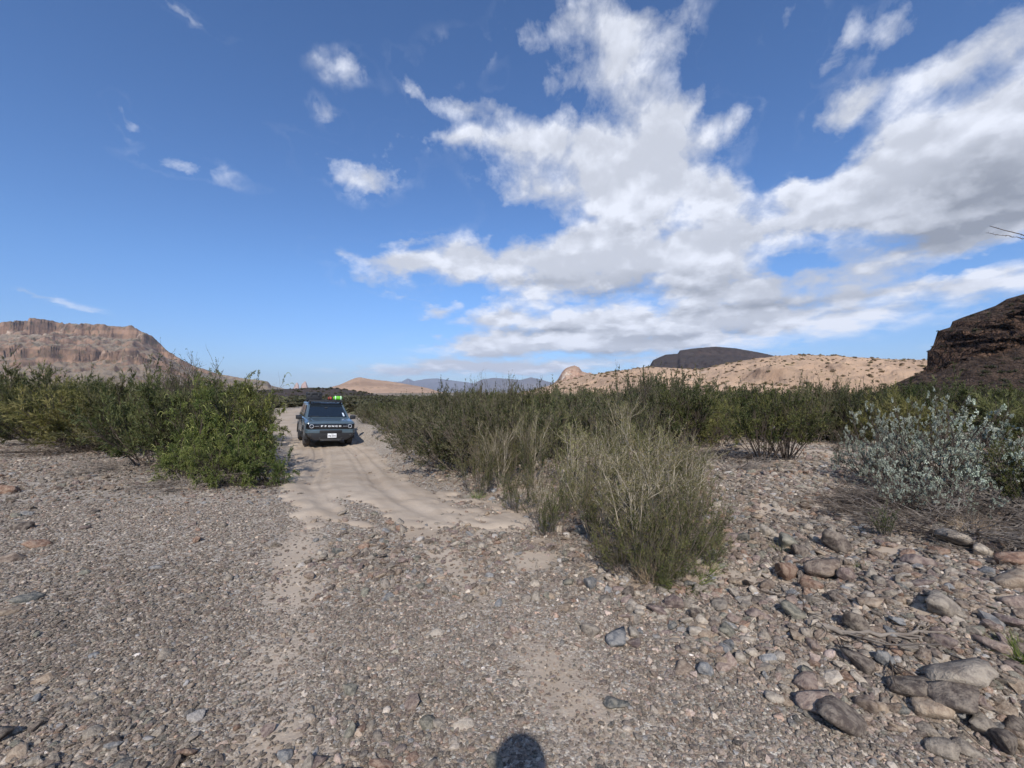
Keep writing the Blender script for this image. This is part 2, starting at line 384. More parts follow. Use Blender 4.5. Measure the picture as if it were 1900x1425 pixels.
def rock_hill_material(name, flat, steep, dark, pale=None, strata=.05, scale=.02, scrub=.4, scrubscale=.12, scrubcol=(.075,.08,.045)):
    """slopes of loose scree, steep faces of bare rock in beds, patches of scrub"""
    m_, t, b, out = mat(name)
    g = t.n('ShaderNodeNewGeometry'); pos = g.outputs['Position']
    sp = t.n('ShaderNodeSeparateXYZ'); t.put(sp.inputs[0], pos)
    nn = t.n('ShaderNodeSeparateXYZ'); t.put(nn.inputs[0], g.outputs['Normal'])
    n1 = t.noise(pos, scale, 7, .62); n2 = t.noise(pos, scale * 6, 6, .65)
    bed = t.m('SINE', t.m('MULTIPLY_ADD', n1, 7.0, t.m('MULTIPLY', sp.outputs[2], strata)))
    fl = t.mix(t.ramp(n1, .35, .65), flat, tuple(x * 1.25 for x in flat))
    fl = t.mix(t.ramp(bed, .3, .95, 0, .45), fl, tuple(x * .72 for x in flat))
    st = t.mix(t.ramp(n2, .3, .7), dark, steep)
    st = t.mix(t.ramp(bed, .2, .9, 0, .5), st, tuple(x * 1.3 for x in steep))
    steepness = t.ramp(t.m('MULTIPLY_ADD', t.m('SUBTRACT', n2, .5), .25, nn.outputs[2]), .90, .70)
    c = t.mix(steepness, fl, st)
    if pale:
        c = t.mix(t.m('MULTIPLY', t.ramp(n1, .60, .66), t.ramp(n2, .45, .6)), c, pale)
    s1 = t.n('ShaderNodeTexVoronoi'); t.put(s1.inputs['Vector'], pos); s1.inputs['Scale'].default_value = scrubscale
    dots = t.m('MULTIPLY', t.ramp(s1.outputs['Distance'], .42, .22), t.ramp(t.noise(pos, scale * 2, 5), .38, .6))
    c = t.mix(t.m('MULTIPLY', dots, scrub), c, scrubcol)
    t.put(b.inputs['Base Color'], c); b.inputs['Roughness'].default_value = .95; b.inputs['Specular IOR Level'].default_value = .1
    bp = t.n('ShaderNodeBump'); bp.inputs['Strength'].default_value = .8; bp.inputs['Distance'].default_value = .35 / scale / 10
    t.put(bp.inputs['Height'], t.m('ADD', n2, t.m('MULTIPLY', t.noise(pos, scale * 30, 4, .7), .35))); t.put(b.inputs['Normal'], bp.outputs[0])
    return m_

# ------------------------------------------------------------------ ground sheet
BUSH_SPOTS = []      # filled by the planting lists further down: (x, y, r) for litter
PLANTS = [  # kind, base px, base py, top py, width factor ; positions of single shrubs as read from the photograph
 # left thicket, front row
 ('olive',15,812,672,1.2),('olive',95,824,690,1.1),('yellow',165,832,705,1.2),('olive',235,842,692,1.1),('yellow',120,815,700,1.0),('olive',300,862,695,1.0),
 ('olive',60,800,682,1.2),('olive',190,806,690,1.1),('olive',270,818,686,1.1),('twiggy',350,850,640,.9),('twiggy',330,835,665,.8),('dead',1330,850,805,1.2),('olive',360,862,700,.9),
 ('mesquite',375,882,716,.9),('mesquite',400,903,800,1.0),('mesquite',465,895,780,1.0),('mesquite',345,886,790,1.0),('mesquite',440,876,706,1.0),('mesquite',468,850,704,.9),('mesquite',410,842,699,1.0),
 ('dead',360,900,858,1.6),('dead',470,900,868,1.3),('dead',255,868,820,1.6),('dead',150,836,785,1.5),
 # right of the track
 ('slant',690,786,744,1.2),('slant',722,797,742,1.2),('slant',765,815,735,1.2),('slant',800,838,728,1.2),('slant',835,862,722,1.25),('slant',880,872,726,1.2),
 ('slant',930,868,722,1.1),('slant',975,862,720,1.0),('slant',1030,852,716,1.1),('slant',1090,846,718,1.1),('slant',1150,842,714,1.1),('slant',1210,838,712,1.1),('creosote',1270,838,708,1.1),
 ('slant',860,838,722,1.0),('slant',905,822,716,1.0),('slant',950,815,706,.9),('slant',1010,815,712,1.0),
 # pale stemmed brooms on the point
 ('broom',1185,1062,868,1.1),('broom',1125,1012,850,1.0),('broom',1238,1040,850,1.0),('broom',1290,1010,880,1.1),('broom',1020,992,868,1.0),('broom',962,945,835,.9),('broom',1065,955,830,1.0),
 ('broom',890,918,800,.9),('broom',1160,955,800,.8),('broom',1235,948,775,.9),('broom',1000,905,775,.9),('broom',1090,900,765,.9),('broom',1185,885,745,.9),('broom',930,900,785,.9),('broom',1262,905,785,.9),
 ('stems',1204,982,764,.7),('broom',1255,1075,1000,1.3),('broom',1140,1050,960,1.3),('broom',1310,1040,960,1.2),('stems',1235,1010,775,.9),('stems',1175,1000,800,1.0),('stems',1270,1020,850,1.2),('stems',1100,1000,850,1.1),('stems',1120,960,775,.8),('stems',1060,930,770,.8),('stems',985,900,760,.8),('stems',930,905,770,.8),('stems',1280,960,800,.9),('stems',1180,1050,840,.9),('stems',1010,985,860,.8),('broom',1215,1075,960,1.1),('broom',1290,960,845,.9),('stems',1085,842,738,.7),('stems',1022,838,752,.7),('stems',1160,850,728,.8),('stems',905,902,800,.8),('stems',1140,900,770,.8),
 ('slant',1500,818,692,.8),('twiggy',1543,818,684,.7),('slant',1250,830,704,.8),('twiggy',1198,834,672,.8),('twiggy',892,822,686,.6),('twiggy',948,820,688,.5),('slant',1575,822,702,.8),('yellow',1675,832,716,1.0),('yellow',1330,828,725,.9),
 # right side
 ('creosote',1415,858,722,.95),('creosote',1455,856,716,.95),('dead',1335,868,812,1.5),('twiggy',1555,866,790,.7),
 ('creosote',1340,815,712,1.1),('creosote',1400,812,706,1.1),('creosote',1470,812,710,1.1),('creosote',1530,815,704,1.1),('creosote',1590,820,718,1.1),('olive',1650,822,712,1.1),('creosote',1710,825,705,1.1),('olive',1780,825,700,1.1),('creosote',1850,830,704,1.1),('olive',1900,850,720,1.1),
 ('silver',1600,880,775,.9),('silver',1630,900,760,.9),('silver',1690,905,735,.9),('silver',1845,905,760,1.0),('silver',1740,955,830,1.0),('silver',1665,945,850,1.0),('silver',1655,915,742,.9),('silver',1725,925,728,1.0),('silver',1800,935,745,1.0),('silver',1880,930,790,1.0),('silver',1770,885,722,.9),
 ('dead',1700,960,880,1.5),('dead',1780,985,885,1.5),('dead',1850,992,880,1.4),('dead',1915,985,860,1.4),('dead',1640,935,870,1.3),('dead',1750,930,840,1.3),('creosote',1900,960,810,1.0),
 ('sapling',1642,998,925,1.0),
]
for p in PLANTS:
    X, Y, Z = at(p[1], p[2]); BUSH_SPOTS.append((X, Y, .28 * max(.3, (EYE - Z) + (HY - p[3]) / F * Y)))
def axis(fine0, fine1, s, lo, hi, gr):
    a = list(np.arange(fine0, fine1, s)); d = s; p = a[-1]
    while p < hi: d *= gr; p += d; a.append(p)
    d = s; p = a[0]; b_ = []
    while p > lo: d *= gr; p -= d; b_.append(p)
    return np.array(b_[::-1] + a)
gx = axis(-2.8, 4.2, .05, -13500, 13500, 1.045); gy = axis(1.5, 6.5, .05, -1900, 12500, 1.04)
GX, GY = np.meshgrid(gx, gy); gxf, gyf = GX.ravel(), GY.ravel()
GZ = height(gxf, gyf)
# pebble-scale roughness of the near bed
nearm = 1 - ss(np.hypot(gxf, gyf), 9, 16)
sdv = np.where(np.hypot(gxf, gyf) < 120, sand(gxf, gyf), 0)
GZ = GZ + nearm * (.012 * fbm(gxf / .22, gyf / .22, 7, oct=3, seed=31)) * (1 - .7 * sdv)
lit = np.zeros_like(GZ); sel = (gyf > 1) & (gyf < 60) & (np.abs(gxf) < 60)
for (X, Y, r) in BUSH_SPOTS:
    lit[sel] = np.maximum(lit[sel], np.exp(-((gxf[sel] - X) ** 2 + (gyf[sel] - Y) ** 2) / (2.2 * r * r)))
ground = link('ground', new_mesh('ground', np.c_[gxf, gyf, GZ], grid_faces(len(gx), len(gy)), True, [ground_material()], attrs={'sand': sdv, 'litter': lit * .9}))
tag(ground, 'pale gravel and sand of a dry desert wash', kind='structure')

def track_sheet():
    yv = np.arange(5.0, 19.5, .07); ov = np.linspace(-2.2, 2.2, 74); YY, OO = np.meshgrid(yv, ov, indexing='ij'); y = YY.ravel(); o_ = OO.ravel(); x = track_c(y) + o_
    m_ = sand(x, y); z = height(x, y)
    rz = 0
    for k, (of, dep, wd, fr) in enumerate([(-.70,.050,.14,.9),(.72,.050,.14,.9),(-.35,.028,.10,.55),(1.05,.026,.11,.7),(.38,.022,.09,.5),(-1.05,.02,.1,.8)]):
        c_ = of + .10 * np.sin(y * fr * .55 + k) + .04 * fbm(y * .8, k * 3.0, seed=70 + k, oct=2)
        q = (o_ - c_) / wd; rz = rz - dep * np.exp(-q ** 4) + dep * .45 * np.exp(-((np.abs(q) - 1.35) / .35) ** 2)
        rz = rz + .004 * np.exp(-q ** 4) * np.sin(y * 55 + 9 * np.abs(q))
    rz = rz * (.15 + .60 * ss(y, 6.0, 9.5))
    z = z + .03 + rz + .020 * fbm(x / .35, y / .35, 4, oct=4, seed=81) + .008 * fbm(x / .09, y / .09, 4, oct=2, seed=83)
    z = z - .07 * (1 - ss(m_ + .5 * fbm(x * 6, y * 6, 2, oct=3, seed=84), .1, .9)) - .10 * ss(np.abs(o_), 1.9, 2.2) - .1 * (1 - ss(y, 5.0, 5.4)) - .1 * ss(y, 19, 19.5)
    o = link('track', new_mesh('track', np.c_[x, y, z], grid_faces(len(ov), len(yv)), True, [ground.data.materials[0]], attrs={'sand': np.clip(m_ * 1.5, 0, 1), 'litter': np.zeros(len(x))}))
    tag(o, 'pale sandy track with tyre ruts leading to the car', kind='structure')
track_sheet()

# ------------------------------------------------------------------ hills
def ridge(name, label, skyline, Yc, Yf, Yb, mt, prof, x0=None, x1=None, nu=260, nf=70, nb=14, rough=.05, gul=.12, gsc=None, seed=1, base=-3.0, sk=.004):
    sx = [p[0] for p in skyline]; sy = [p[1] for p in skyline]
    u = np.linspace(x0 if x0 is not None else sx[0], x1 if x1 is not None else sx[-1], nu)
    yy = np.interp(u, sx, sy)
    W = abs(u[-1] - u[0]) / F * Yc; gsc = gsc or W / 25
    crest = EYE + (HY - yy) / F * Yc - base
    crest = crest * (1 + sk * fbm(u * .25, 3.3, seed=seed, oct=3)) + 0
    tf = np.linspace(0, 1, nf); tb = np.linspace(0, 1, nb + 1)[1:]
    rows = []
    for t_ in tf:
        Y = Yf + (Yc - Yf) * t_; X = (u - 950) / F * (Yf * (1 - t_) + Yc * t_)
        wob = gul * fbm(X / gsc, Y / gsc * .35, 1.0, oct=4, seed=seed + 3) * math.sin(PI * min(1, t_ * 1.02)) ** .6
        tt = np.clip(t_ + wob * (1 - t_ ** 6), 0, 1)
        tt = np.where(t_ >= 1, 1, tt)
        z = crest * np.interp(tt, prof[0], prof[1])
        z = z + crest * rough * fbm(X / gsc * 2.2, Y / gsc * 2.2, 2.0, oct=5, seed=seed + 9) * (math.sin(PI * t_) ** .5 if 0 < t_ < 1 else 0)
        z = np.minimum(z, crest * (.995 + .005 * t_))
        rows.append(np.c_[X, np.full(nu, Y), base + z])
    for t_ in tb:
        Y = Yc + (Yb - Yc) * t_; X = (u - 950) / F * Y
        rows.append(np.c_[X, np.full(nu, Y), base + crest * (1 - ss(t_, 0, 1))])
    V = np.concatenate(rows)
    o = link(name, new_mesh(name, V, grid_faces(nu, len(rows)), True, [mt]))
    return tag(o, label, kind='structure')

M_MESA = rock_hill_material('mesa_rock', (.215,.168,.120), (.285,.180,.120), (.115,.080,.058), pale=(.50,.41,.32), strata=.16, scale=.006, scrub=.55, scrubscale=.06)
ridge('mesa', 'wide reddish brown layered mesa on the left horizon',
      [(-420,700),(-250,640),(-120,622),(-40,612),(5,607),(25,604),(60,604),(95,603),(115,607),(140,610),(200,613),(228,614),(238,611),(246,613),(258,621),(280,630),(292,640),(310,655),(332,668),(355,680),(390,692),(410,697),(450,703),(497,709),(503,716),(530,722),(560,727)],
      1500, 620, 2300, M_MESA, ([0,.30,.42,.436,.60,.64,.76,.782,.93,1.0],[0,.22,.35,.45,.57,.64,.76,.93,.975,1.0]), nu=460, nf=210, rough=.04, gul=.11, gsc=30, seed=4)
M_PIN = rock_hill_material('pinnacle_rock', (.40,.28,.22), (.48,.33,.26), (.34,.23,.18), scale=.01, strata=.02, scrub=0)
for k, (pts, yc) in enumerate([([(543,722),(546,717),(549,711),(552,710),(554,713),(556,722)], 4200), ([(557,722),(560,712),(563,710),(566,707),(568,709),(570,714),(573,722)], 4250)]):
    ridge('pinnacle', ['smaller pink rock spire on the horizon left of its twin', 'larger pink rock spire with a peaked top beside its twin'][k], pts, yc, yc - 90, yc + 90, M_PIN, ([0,.5,.8,1],[0,.55,.85,1]), nu=26, nf=16, nb=8, rough=.04, gul=.05, seed=50 + k, base=-5)
M_DARKHILL = rock_hill_material('shaded_scree', (.060,.046,.040), (.075,.055,.048), (.04,.032,.03), scale=.05, strata=.3, scrub=.7, scrubscale=.45, scrubcol=(.035,.038,.026))  # shade over this hill is put into these dark colours
ridge('hill', 'low dark scrubby hill behind the parked car',
      [(380,735),(440,730),(480,724),(520,722),(550,721),(575,719),(620,720),(650,724),(700,733),(740,740),(790,747),(830,752)],
      150, 60, 210, M_DARKHILL, ([0,.5,1],[0,.55,1]), nu=220, nf=60, rough=.05, gul=.06, gsc=12, seed=7, base=-2)
M_ORANGE = rock_hill_material('orange_rock', (.38,.255,.175), (.42,.26,.17), (.26,.165,.115), pale=(.55,.46,.36), strata=.3, scale=.012, scrub=.35, scrubscale=.10)
ridge('hill', 'sunlit orange rocky hill beyond the car',
      [(560,728),(600,722),(630,714),(650,705),(660,701),(668,700),(690,704),(720,707),(745,711),(790,719),(820,728),(850,738)],
      900, 480, 1300, M_ORANGE, ([0,.4,.8,1],[0,.35,.75,1]), nu=260, nf=90, rough=.07, gul=.12, gsc=26, seed=12)
M_FAR = rock_hill_material('far_mountain_rock', (.16,.14,.13), (.20,.17,.155), (.10,.09,.085), scale=.0012, strata=.01, scrub=.2, scrubscale=.01)
ridge('mountain', 'hazy blue mountain range, paler and farthest of the range',
      [(700,716),(720,709),(745,708),(757,702),(768,707),(790,703),(810,702),(840,706),(865,709),(900,714),(940,718)],
      11000, 8800, 12100, M_FAR, ([0,.5,1],[0,.45,1]), nu=200, nf=50, rough=.12, gul=.2, gsc=420, seed=17, base=-20)
ridge('mountain', 'darker blue mountain on the horizon behind the bushes',
      [(850,728),(875,713),(895,704),(915,701),(945,703),(965,705),(985,700),(1000,703),(1020,709),(1060,712),(1100,716),(1140,722)],
      7600, 5600, 8600, M_FAR, ([0,.5,1],[0,.45,1]), nu=200, nf=50, rough=.12, gul=.2, gsc=330, seed=19, base=-20)
ridge('butte', 'small pale orange butte poking up beside the sandy ridge',
      [(1010,728),(1035,704),(1043,690),(1050,683),(1058,680),(1066,678),(1074,681),(1080,689),(1090,692),(1096,691),(1102,696),(1125,712)],
      1300, 1050, 1500, M_ORANGE, ([0,.45,.7,1],[0,.4,.8,1]), nu=130, nf=60, rough=.08, gul=.16, gsc=22, seed=23)
M_SHADED_BASALT = rock_hill_material('basalt', (.055,.045,.043), (.070,.052,.047), (.032,.027,.028), scale=.02, strata=.18, scrub=.3, scrubscale=.1, scrubcol=(.035,.035,.025))  # dark volcanic rock; cloud shade on this mesa is painted into it
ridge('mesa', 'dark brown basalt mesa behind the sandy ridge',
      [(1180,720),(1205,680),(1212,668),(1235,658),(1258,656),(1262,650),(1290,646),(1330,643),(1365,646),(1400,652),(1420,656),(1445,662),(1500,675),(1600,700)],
      700, 480, 900, M_SHADED_BASALT, ([0,.35,.5,.62,.85,.93,1],[0,.25,.5,.62,.8,.96,1]), nu=300, nf=110, rough=.06, gul=.12, gsc=22, seed=27)
def sandridge_mat():
    return rock_hill_material('sand_ridge_soil', (.40,.275,.185), (.36,.24,.16), (.27,.18,.12), pale=(.50,.38,.28), scale=.03, strata=.0, scrub=.25, scrubscale=.35, scrubcol=(.16,.14,.07))
M_SANDR = sandridge_mat()
RIDGE_SKY = [(930,735),(1000,722),(1040,708),(1095,696),(1150,688),(1210,681),(1250,683),(1300,686),(1340,676),(1380,669),(1425,663),(1460,659),(1500,658),(1560,661),(1640,666),(1715,668),(1800,668),(1950,672),(2150,690)]
ridge('ridge', 'long pale sandy ridge dotted with scrub', RIDGE_SKY, 190, 75, 280, M_SANDR, ([0,.35,.75,1],[0,.36,.82,1]), nu=420, nf=110, rough=.10, gul=.16, gsc=11, seed=31, base=-1.5)

# the near basalt cliff on the right: scree below, cracked wall above
def cliff():
    sky_ = [(1560,752),(1600,742),(1640,722),(1680,703),(1712,690),(1722,676),(1722,655),(1733,641),(1738,626),(1742,614),(1765,607),(1770,596),(1790,588),(1822,577),(1850,567),(1872,554),(1900,546),(1960,530),(2060,505),(2200,470),(2400,450)]
    talus = [(1560,753),(1640,726),(1712,694),(1740,690),(1800,662),(1850,650),(1900,640),(2000,618),(2200,590),(2400,570)]
    u = np.interp(np.linspace(0, 1, 420), [0, .12, .22, .75, 1], [1560, 1712, 1745, 1960, 2400])
    Yc, Yf, Yt = 74.0, 44.0, 62.0
    ht = EYE + (HY - np.interp(u, [p[0] for p in talus], [p[1] for p in talus])) / F * Yt + 1.2
    hc = EYE + (HY - np.interp(u, [p[0] for p in sky_], [p[1] for p in sky_])) / F * Yc + 1.2
    rows = []
    ts = np.r_[np.linspace(0, 1, 60), np.linspace(1, 2, 120)[1:], np.linspace(2, 2.6, 26)[1:], np.linspace(2.6, 4, 20)[1:]]
    wall_top = .84
    for t_ in ts:
        if t_ <= 1: Y = Yf + (Yt - Yf) * t_; z = ht * (t_ ** 1.25); X = (u - 950) / F * Y
        elif t_ <= 2:
            q = t_ - 1; Y = Yt + 3.2 * q; z = ht + (hc * wall_top - ht).clip(0) * q; X = (u - 950) / F * (Yt + (Yc - Yt) * q)
        elif t_ <= 2.6:
            q = (t_ - 2) / .6; Y = Yt + 3.2 + (Yc - Yt - 3.2) * q; z0 = np.maximum(hc * wall_top, ht); z = z0 + (hc - z0) * q ** .8; X = (u - 950) / F * Yc
        else:
            q = (t_ - 2.6) / 1.4; Y = Yc + 40 * q; X = (u - 950) / F * Y; z = hc * (1 - .9 * q)
        rows.append(np.c_[X, np.full(len(u), Y), z - 1.2])
    V = np.concatenate(rows); T = np.repeat(ts, len(u))
    wallm = ss(T, .93, 1.05) * (1 - ss(T, 2.25, 2.6)) ; hgt = np.tile((hc - ht).clip(0), len(ts)); wallm = wallm * ss(hgt, .1, 2)
    x, y, z = V.T
    ncr = fbm(x / 3.2, y / 9, z / 9, oct=4, seed=41); rid = (1 - np.abs(fbm(x / 1.7 + .4 * ncr, y / 6, z / 5.5, oct=5, seed=43))) ** 3
    lum = fbm(x / 6.5, y / 6.5, z / 4.5, oct=5, seed=44)
    V[:, 1] += wallm * (-3.6 * lum - 2.4 * (rid - .45) + .9 * fbm(x / .8, y / .8, z / .8, oct=4, seed=45))
    V[:, 0] += wallm * (2.3 * fbm(x / 2.6, z / 1.7, 3, oct=5, seed=46))
    V[:, 2] += wallm * 1.6 * fbm(x / 1.8, z / 1.5, 9, oct=4, seed=47)
    tal = (1 - wallm) * ss(T, .02, .15) * (1 - ss(T, 2.5, 2.6))
    V[:, 2] += tal * (.45 * fbm(x / 3, y / 3, 5, oct=6, seed=48, gain=.6))
    return V, grid_faces(len(u), len(ts))
CV, CF = cliff()
M_CLIFF = rock_hill_material('shaded_cliff_rock', (.085,.062,.048), (.18,.115,.08), (.05,.036,.03), scale=.22, strata=.5, scrub=.7, scrubscale=.9, scrubcol=(.045,.045,.025))  # dark brown rock colour doubles as the cloud shadow over the cliff
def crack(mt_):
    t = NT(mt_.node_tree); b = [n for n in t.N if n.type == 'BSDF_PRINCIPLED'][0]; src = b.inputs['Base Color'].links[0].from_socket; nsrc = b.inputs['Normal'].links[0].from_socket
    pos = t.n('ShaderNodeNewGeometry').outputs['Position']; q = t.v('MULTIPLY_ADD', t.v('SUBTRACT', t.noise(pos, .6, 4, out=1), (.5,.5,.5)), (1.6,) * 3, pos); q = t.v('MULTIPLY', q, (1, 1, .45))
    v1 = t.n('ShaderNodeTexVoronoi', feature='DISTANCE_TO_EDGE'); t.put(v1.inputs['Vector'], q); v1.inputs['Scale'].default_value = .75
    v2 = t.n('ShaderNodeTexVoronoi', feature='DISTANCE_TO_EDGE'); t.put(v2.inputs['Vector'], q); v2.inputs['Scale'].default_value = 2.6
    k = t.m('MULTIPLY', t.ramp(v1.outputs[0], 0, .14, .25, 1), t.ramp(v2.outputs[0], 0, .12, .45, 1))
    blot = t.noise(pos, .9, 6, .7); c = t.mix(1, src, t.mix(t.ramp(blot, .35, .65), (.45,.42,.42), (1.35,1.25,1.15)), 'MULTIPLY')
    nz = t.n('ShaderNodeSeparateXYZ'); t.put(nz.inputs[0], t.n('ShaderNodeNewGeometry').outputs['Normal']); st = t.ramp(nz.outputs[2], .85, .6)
    c = t.mix(t.m('MULTIPLY', st, t.m('SUBTRACT', 1.0, k)), c, (.012, .010, .010)); t.put(b.inputs['Base Color'], c)  # shade inside crevices painted as near-black crack lines on steep faces
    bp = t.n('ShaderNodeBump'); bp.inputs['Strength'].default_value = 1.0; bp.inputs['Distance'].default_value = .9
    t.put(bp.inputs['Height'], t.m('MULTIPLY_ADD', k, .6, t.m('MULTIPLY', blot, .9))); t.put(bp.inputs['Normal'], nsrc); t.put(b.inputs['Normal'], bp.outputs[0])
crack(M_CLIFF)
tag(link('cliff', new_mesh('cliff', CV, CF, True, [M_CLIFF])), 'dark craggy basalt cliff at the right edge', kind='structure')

# ------------------------------------------------------------------ shrubs
def unit(v): return v / np.maximum(np.linalg.norm(v, axis=-1, keepdims=True), 1e-9)
def grow(start, d, L, n, rng, wander=.15, lift=0.0):
    P_ = np.zeros((len(start), n + 1, 3)); P_[:, 0] = start; d = unit(d)
    for i in range(n):
        P_[:, i + 1] = P_[:, i] + d * (L / n)[:, None]
        d = unit(d + wander * rng.normal(size=d.shape) + np.array([0, 0, lift]))
    return P_
def kids(P_, k, rng, t0=.25, t1=1.0, ang=.6, jit=.2):
    N, n = P_.shape[0], P_.shape[1] - 1
    idx = np.repeat(np.arange(N), k); t = rng.uniform(t0, t1, len(idx)) * n * .999; i = t.astype(int); f = (t - i)[:, None]
    a, b_ = P_[idx, i], P_[idx, i + 1]; tan = unit(b_ - a); s = a + (b_ - a) * f
    r = unit(np.cross(tan, rng.normal(size=tan.shape))); an = (ang + jit * rng.normal(size=len(idx)))[:, None]
    return s, tan * np.cos(an) + r * np.sin(an), t / n
def tubes(P_, r0, r1, sides=3):
    N, n1 = P_.shape[:2]; r = (np.asarray(r0)[:, None] + (np.asarray(r1) - np.asarray(r0))[:, None] * np.linspace(0, 1, n1)[None])
    T = np.gradient(P_, axis=1); T = unit(T); A = unit(np.cross(T, np.array([.31, .52, .79]))); B = np.cross(T, A)
    ang = np.arange(sides) * 2 * PI / sides
    V = P_[:, :, None] + r[:, :, None, None] * (A[:, :, None] * np.cos(ang)[None, None, :, None] + B[:, :, None] * np.sin(ang)[None, None, :, None])
    base = (np.arange(N) * n1 * sides)[:, None, None]; i = np.arange(n1 - 1)[None, :, None]; j = np.arange(sides)[None, None]
    a = base + i * sides + j; b_ = base + i * sides + (j + 1) % sides
    return V.reshape(-1, 3), np.stack([a, b_, b_ + sides, a + sides], -1).reshape(-1, 4)
def blades(P_, count, L, W, rng, t0=.1, spread=.8, droop=0.0, flat=False, clump=None):
    """leaf-sized faces set along twigs; each a narrow kite"""
    N, n = P_.shape[0], P_.shape[1] - 1
    idx = rng.integers(0, N, count); t = rng.uniform(t0, 1, count) * n * .999; i = t.astype(int); f = (t - i)[:, None]
    a, b_ = P_[idx, i], P_[idx, i + 1]; tan = unit(b_ - a); s = a + (b_ - a) * f
    if clump: s = s + rng.normal(size=s.shape) * clump
    d = unit(tan + spread * rng.normal(size=tan.shape) - np.array([0, 0, droop])); side = unit(np.cross(d, rng.normal(size=d.shape)))
    l = (L * rng.uniform(.6, 1.3, count))[:, None]; w_ = (W * rng.uniform(.7, 1.3, count))[:, None]
    mid = s + d * l * .5
    V = np.stack([s, mid - side * w_ * .5, s + d * l, mid + side * w_ * .5], 1).reshape(-1, 3)
    Fq = np.arange(count * 4).reshape(-1, 4)
    tint = np.repeat(np.clip(rng.normal(.45, .22, count) + .75 * vnoise(s * 6.5, 5), 0, 1), 4)
    return V, Fq, tint
def cat(lst):
    V = []; Fq = []; o = 0
    for v_, f_ in lst: V.append(v_); Fq.append(f_ + o); o += len(v_)
    return np.concatenate(V), np.concatenate(Fq)

M_W_DARK = wood_material('dark_twigs', (.060, .045, .036), (.11, .085, .065))
M_W_GREY = wood_material('grey_twigs', (.16, .13, .105), (.26, .22, .18))
M_W_BROWN = wood_material('brown_twigs', (.10, .08, .06), (.18, .145, .115))
M_W_PALE = wood_material('pale_twigs', (.30, .25, .18), (.44, .38, .29))
M_L_OLIVE = foliage_material('olive_needles', (.048, .058, .020), (.165, .165, .065))
M_L_YELLOW = foliage_material('yellow_olive_needles', (.11, .11, .035), (.20, .18, .065))
M_L_GREEN = foliage_material('mesquite_leaves', (.055, .075, .020), (.17, .185, .048), .25)
M_L_POD = foliage_material('mesquite_pods', (.30, .34, .10), (.42, .42, .17), .3)
M_L_SLANT = foliage_material('grey_green_leaves', (.045, .058, .022), (.165, .155, .075))
M_L_CREO = foliage_material('creosote_leaves', (.032, .045, .014), (.115, .12, .038))
M_L_BROOM = foliage_material('broom_leaves', (.038, .058, .016), (.17, .18, .058))
M_L_TAN = foliage_material('dry_broom_tips', (.14, .13, .05), (.24, .21, .09))
M_L_SILVER = foliage_material('silver_leaves', (.25, .28, .21), (.56, .59, .49), .12)
M_L_GRASS = foliage_material('grass_blades', (.07, .11, .025), (.16, .20, .06), .3)
M_L_DRY = foliage_material('dry_grass_blades', (.27, .20, .12), (.42, .34, .22), .2)

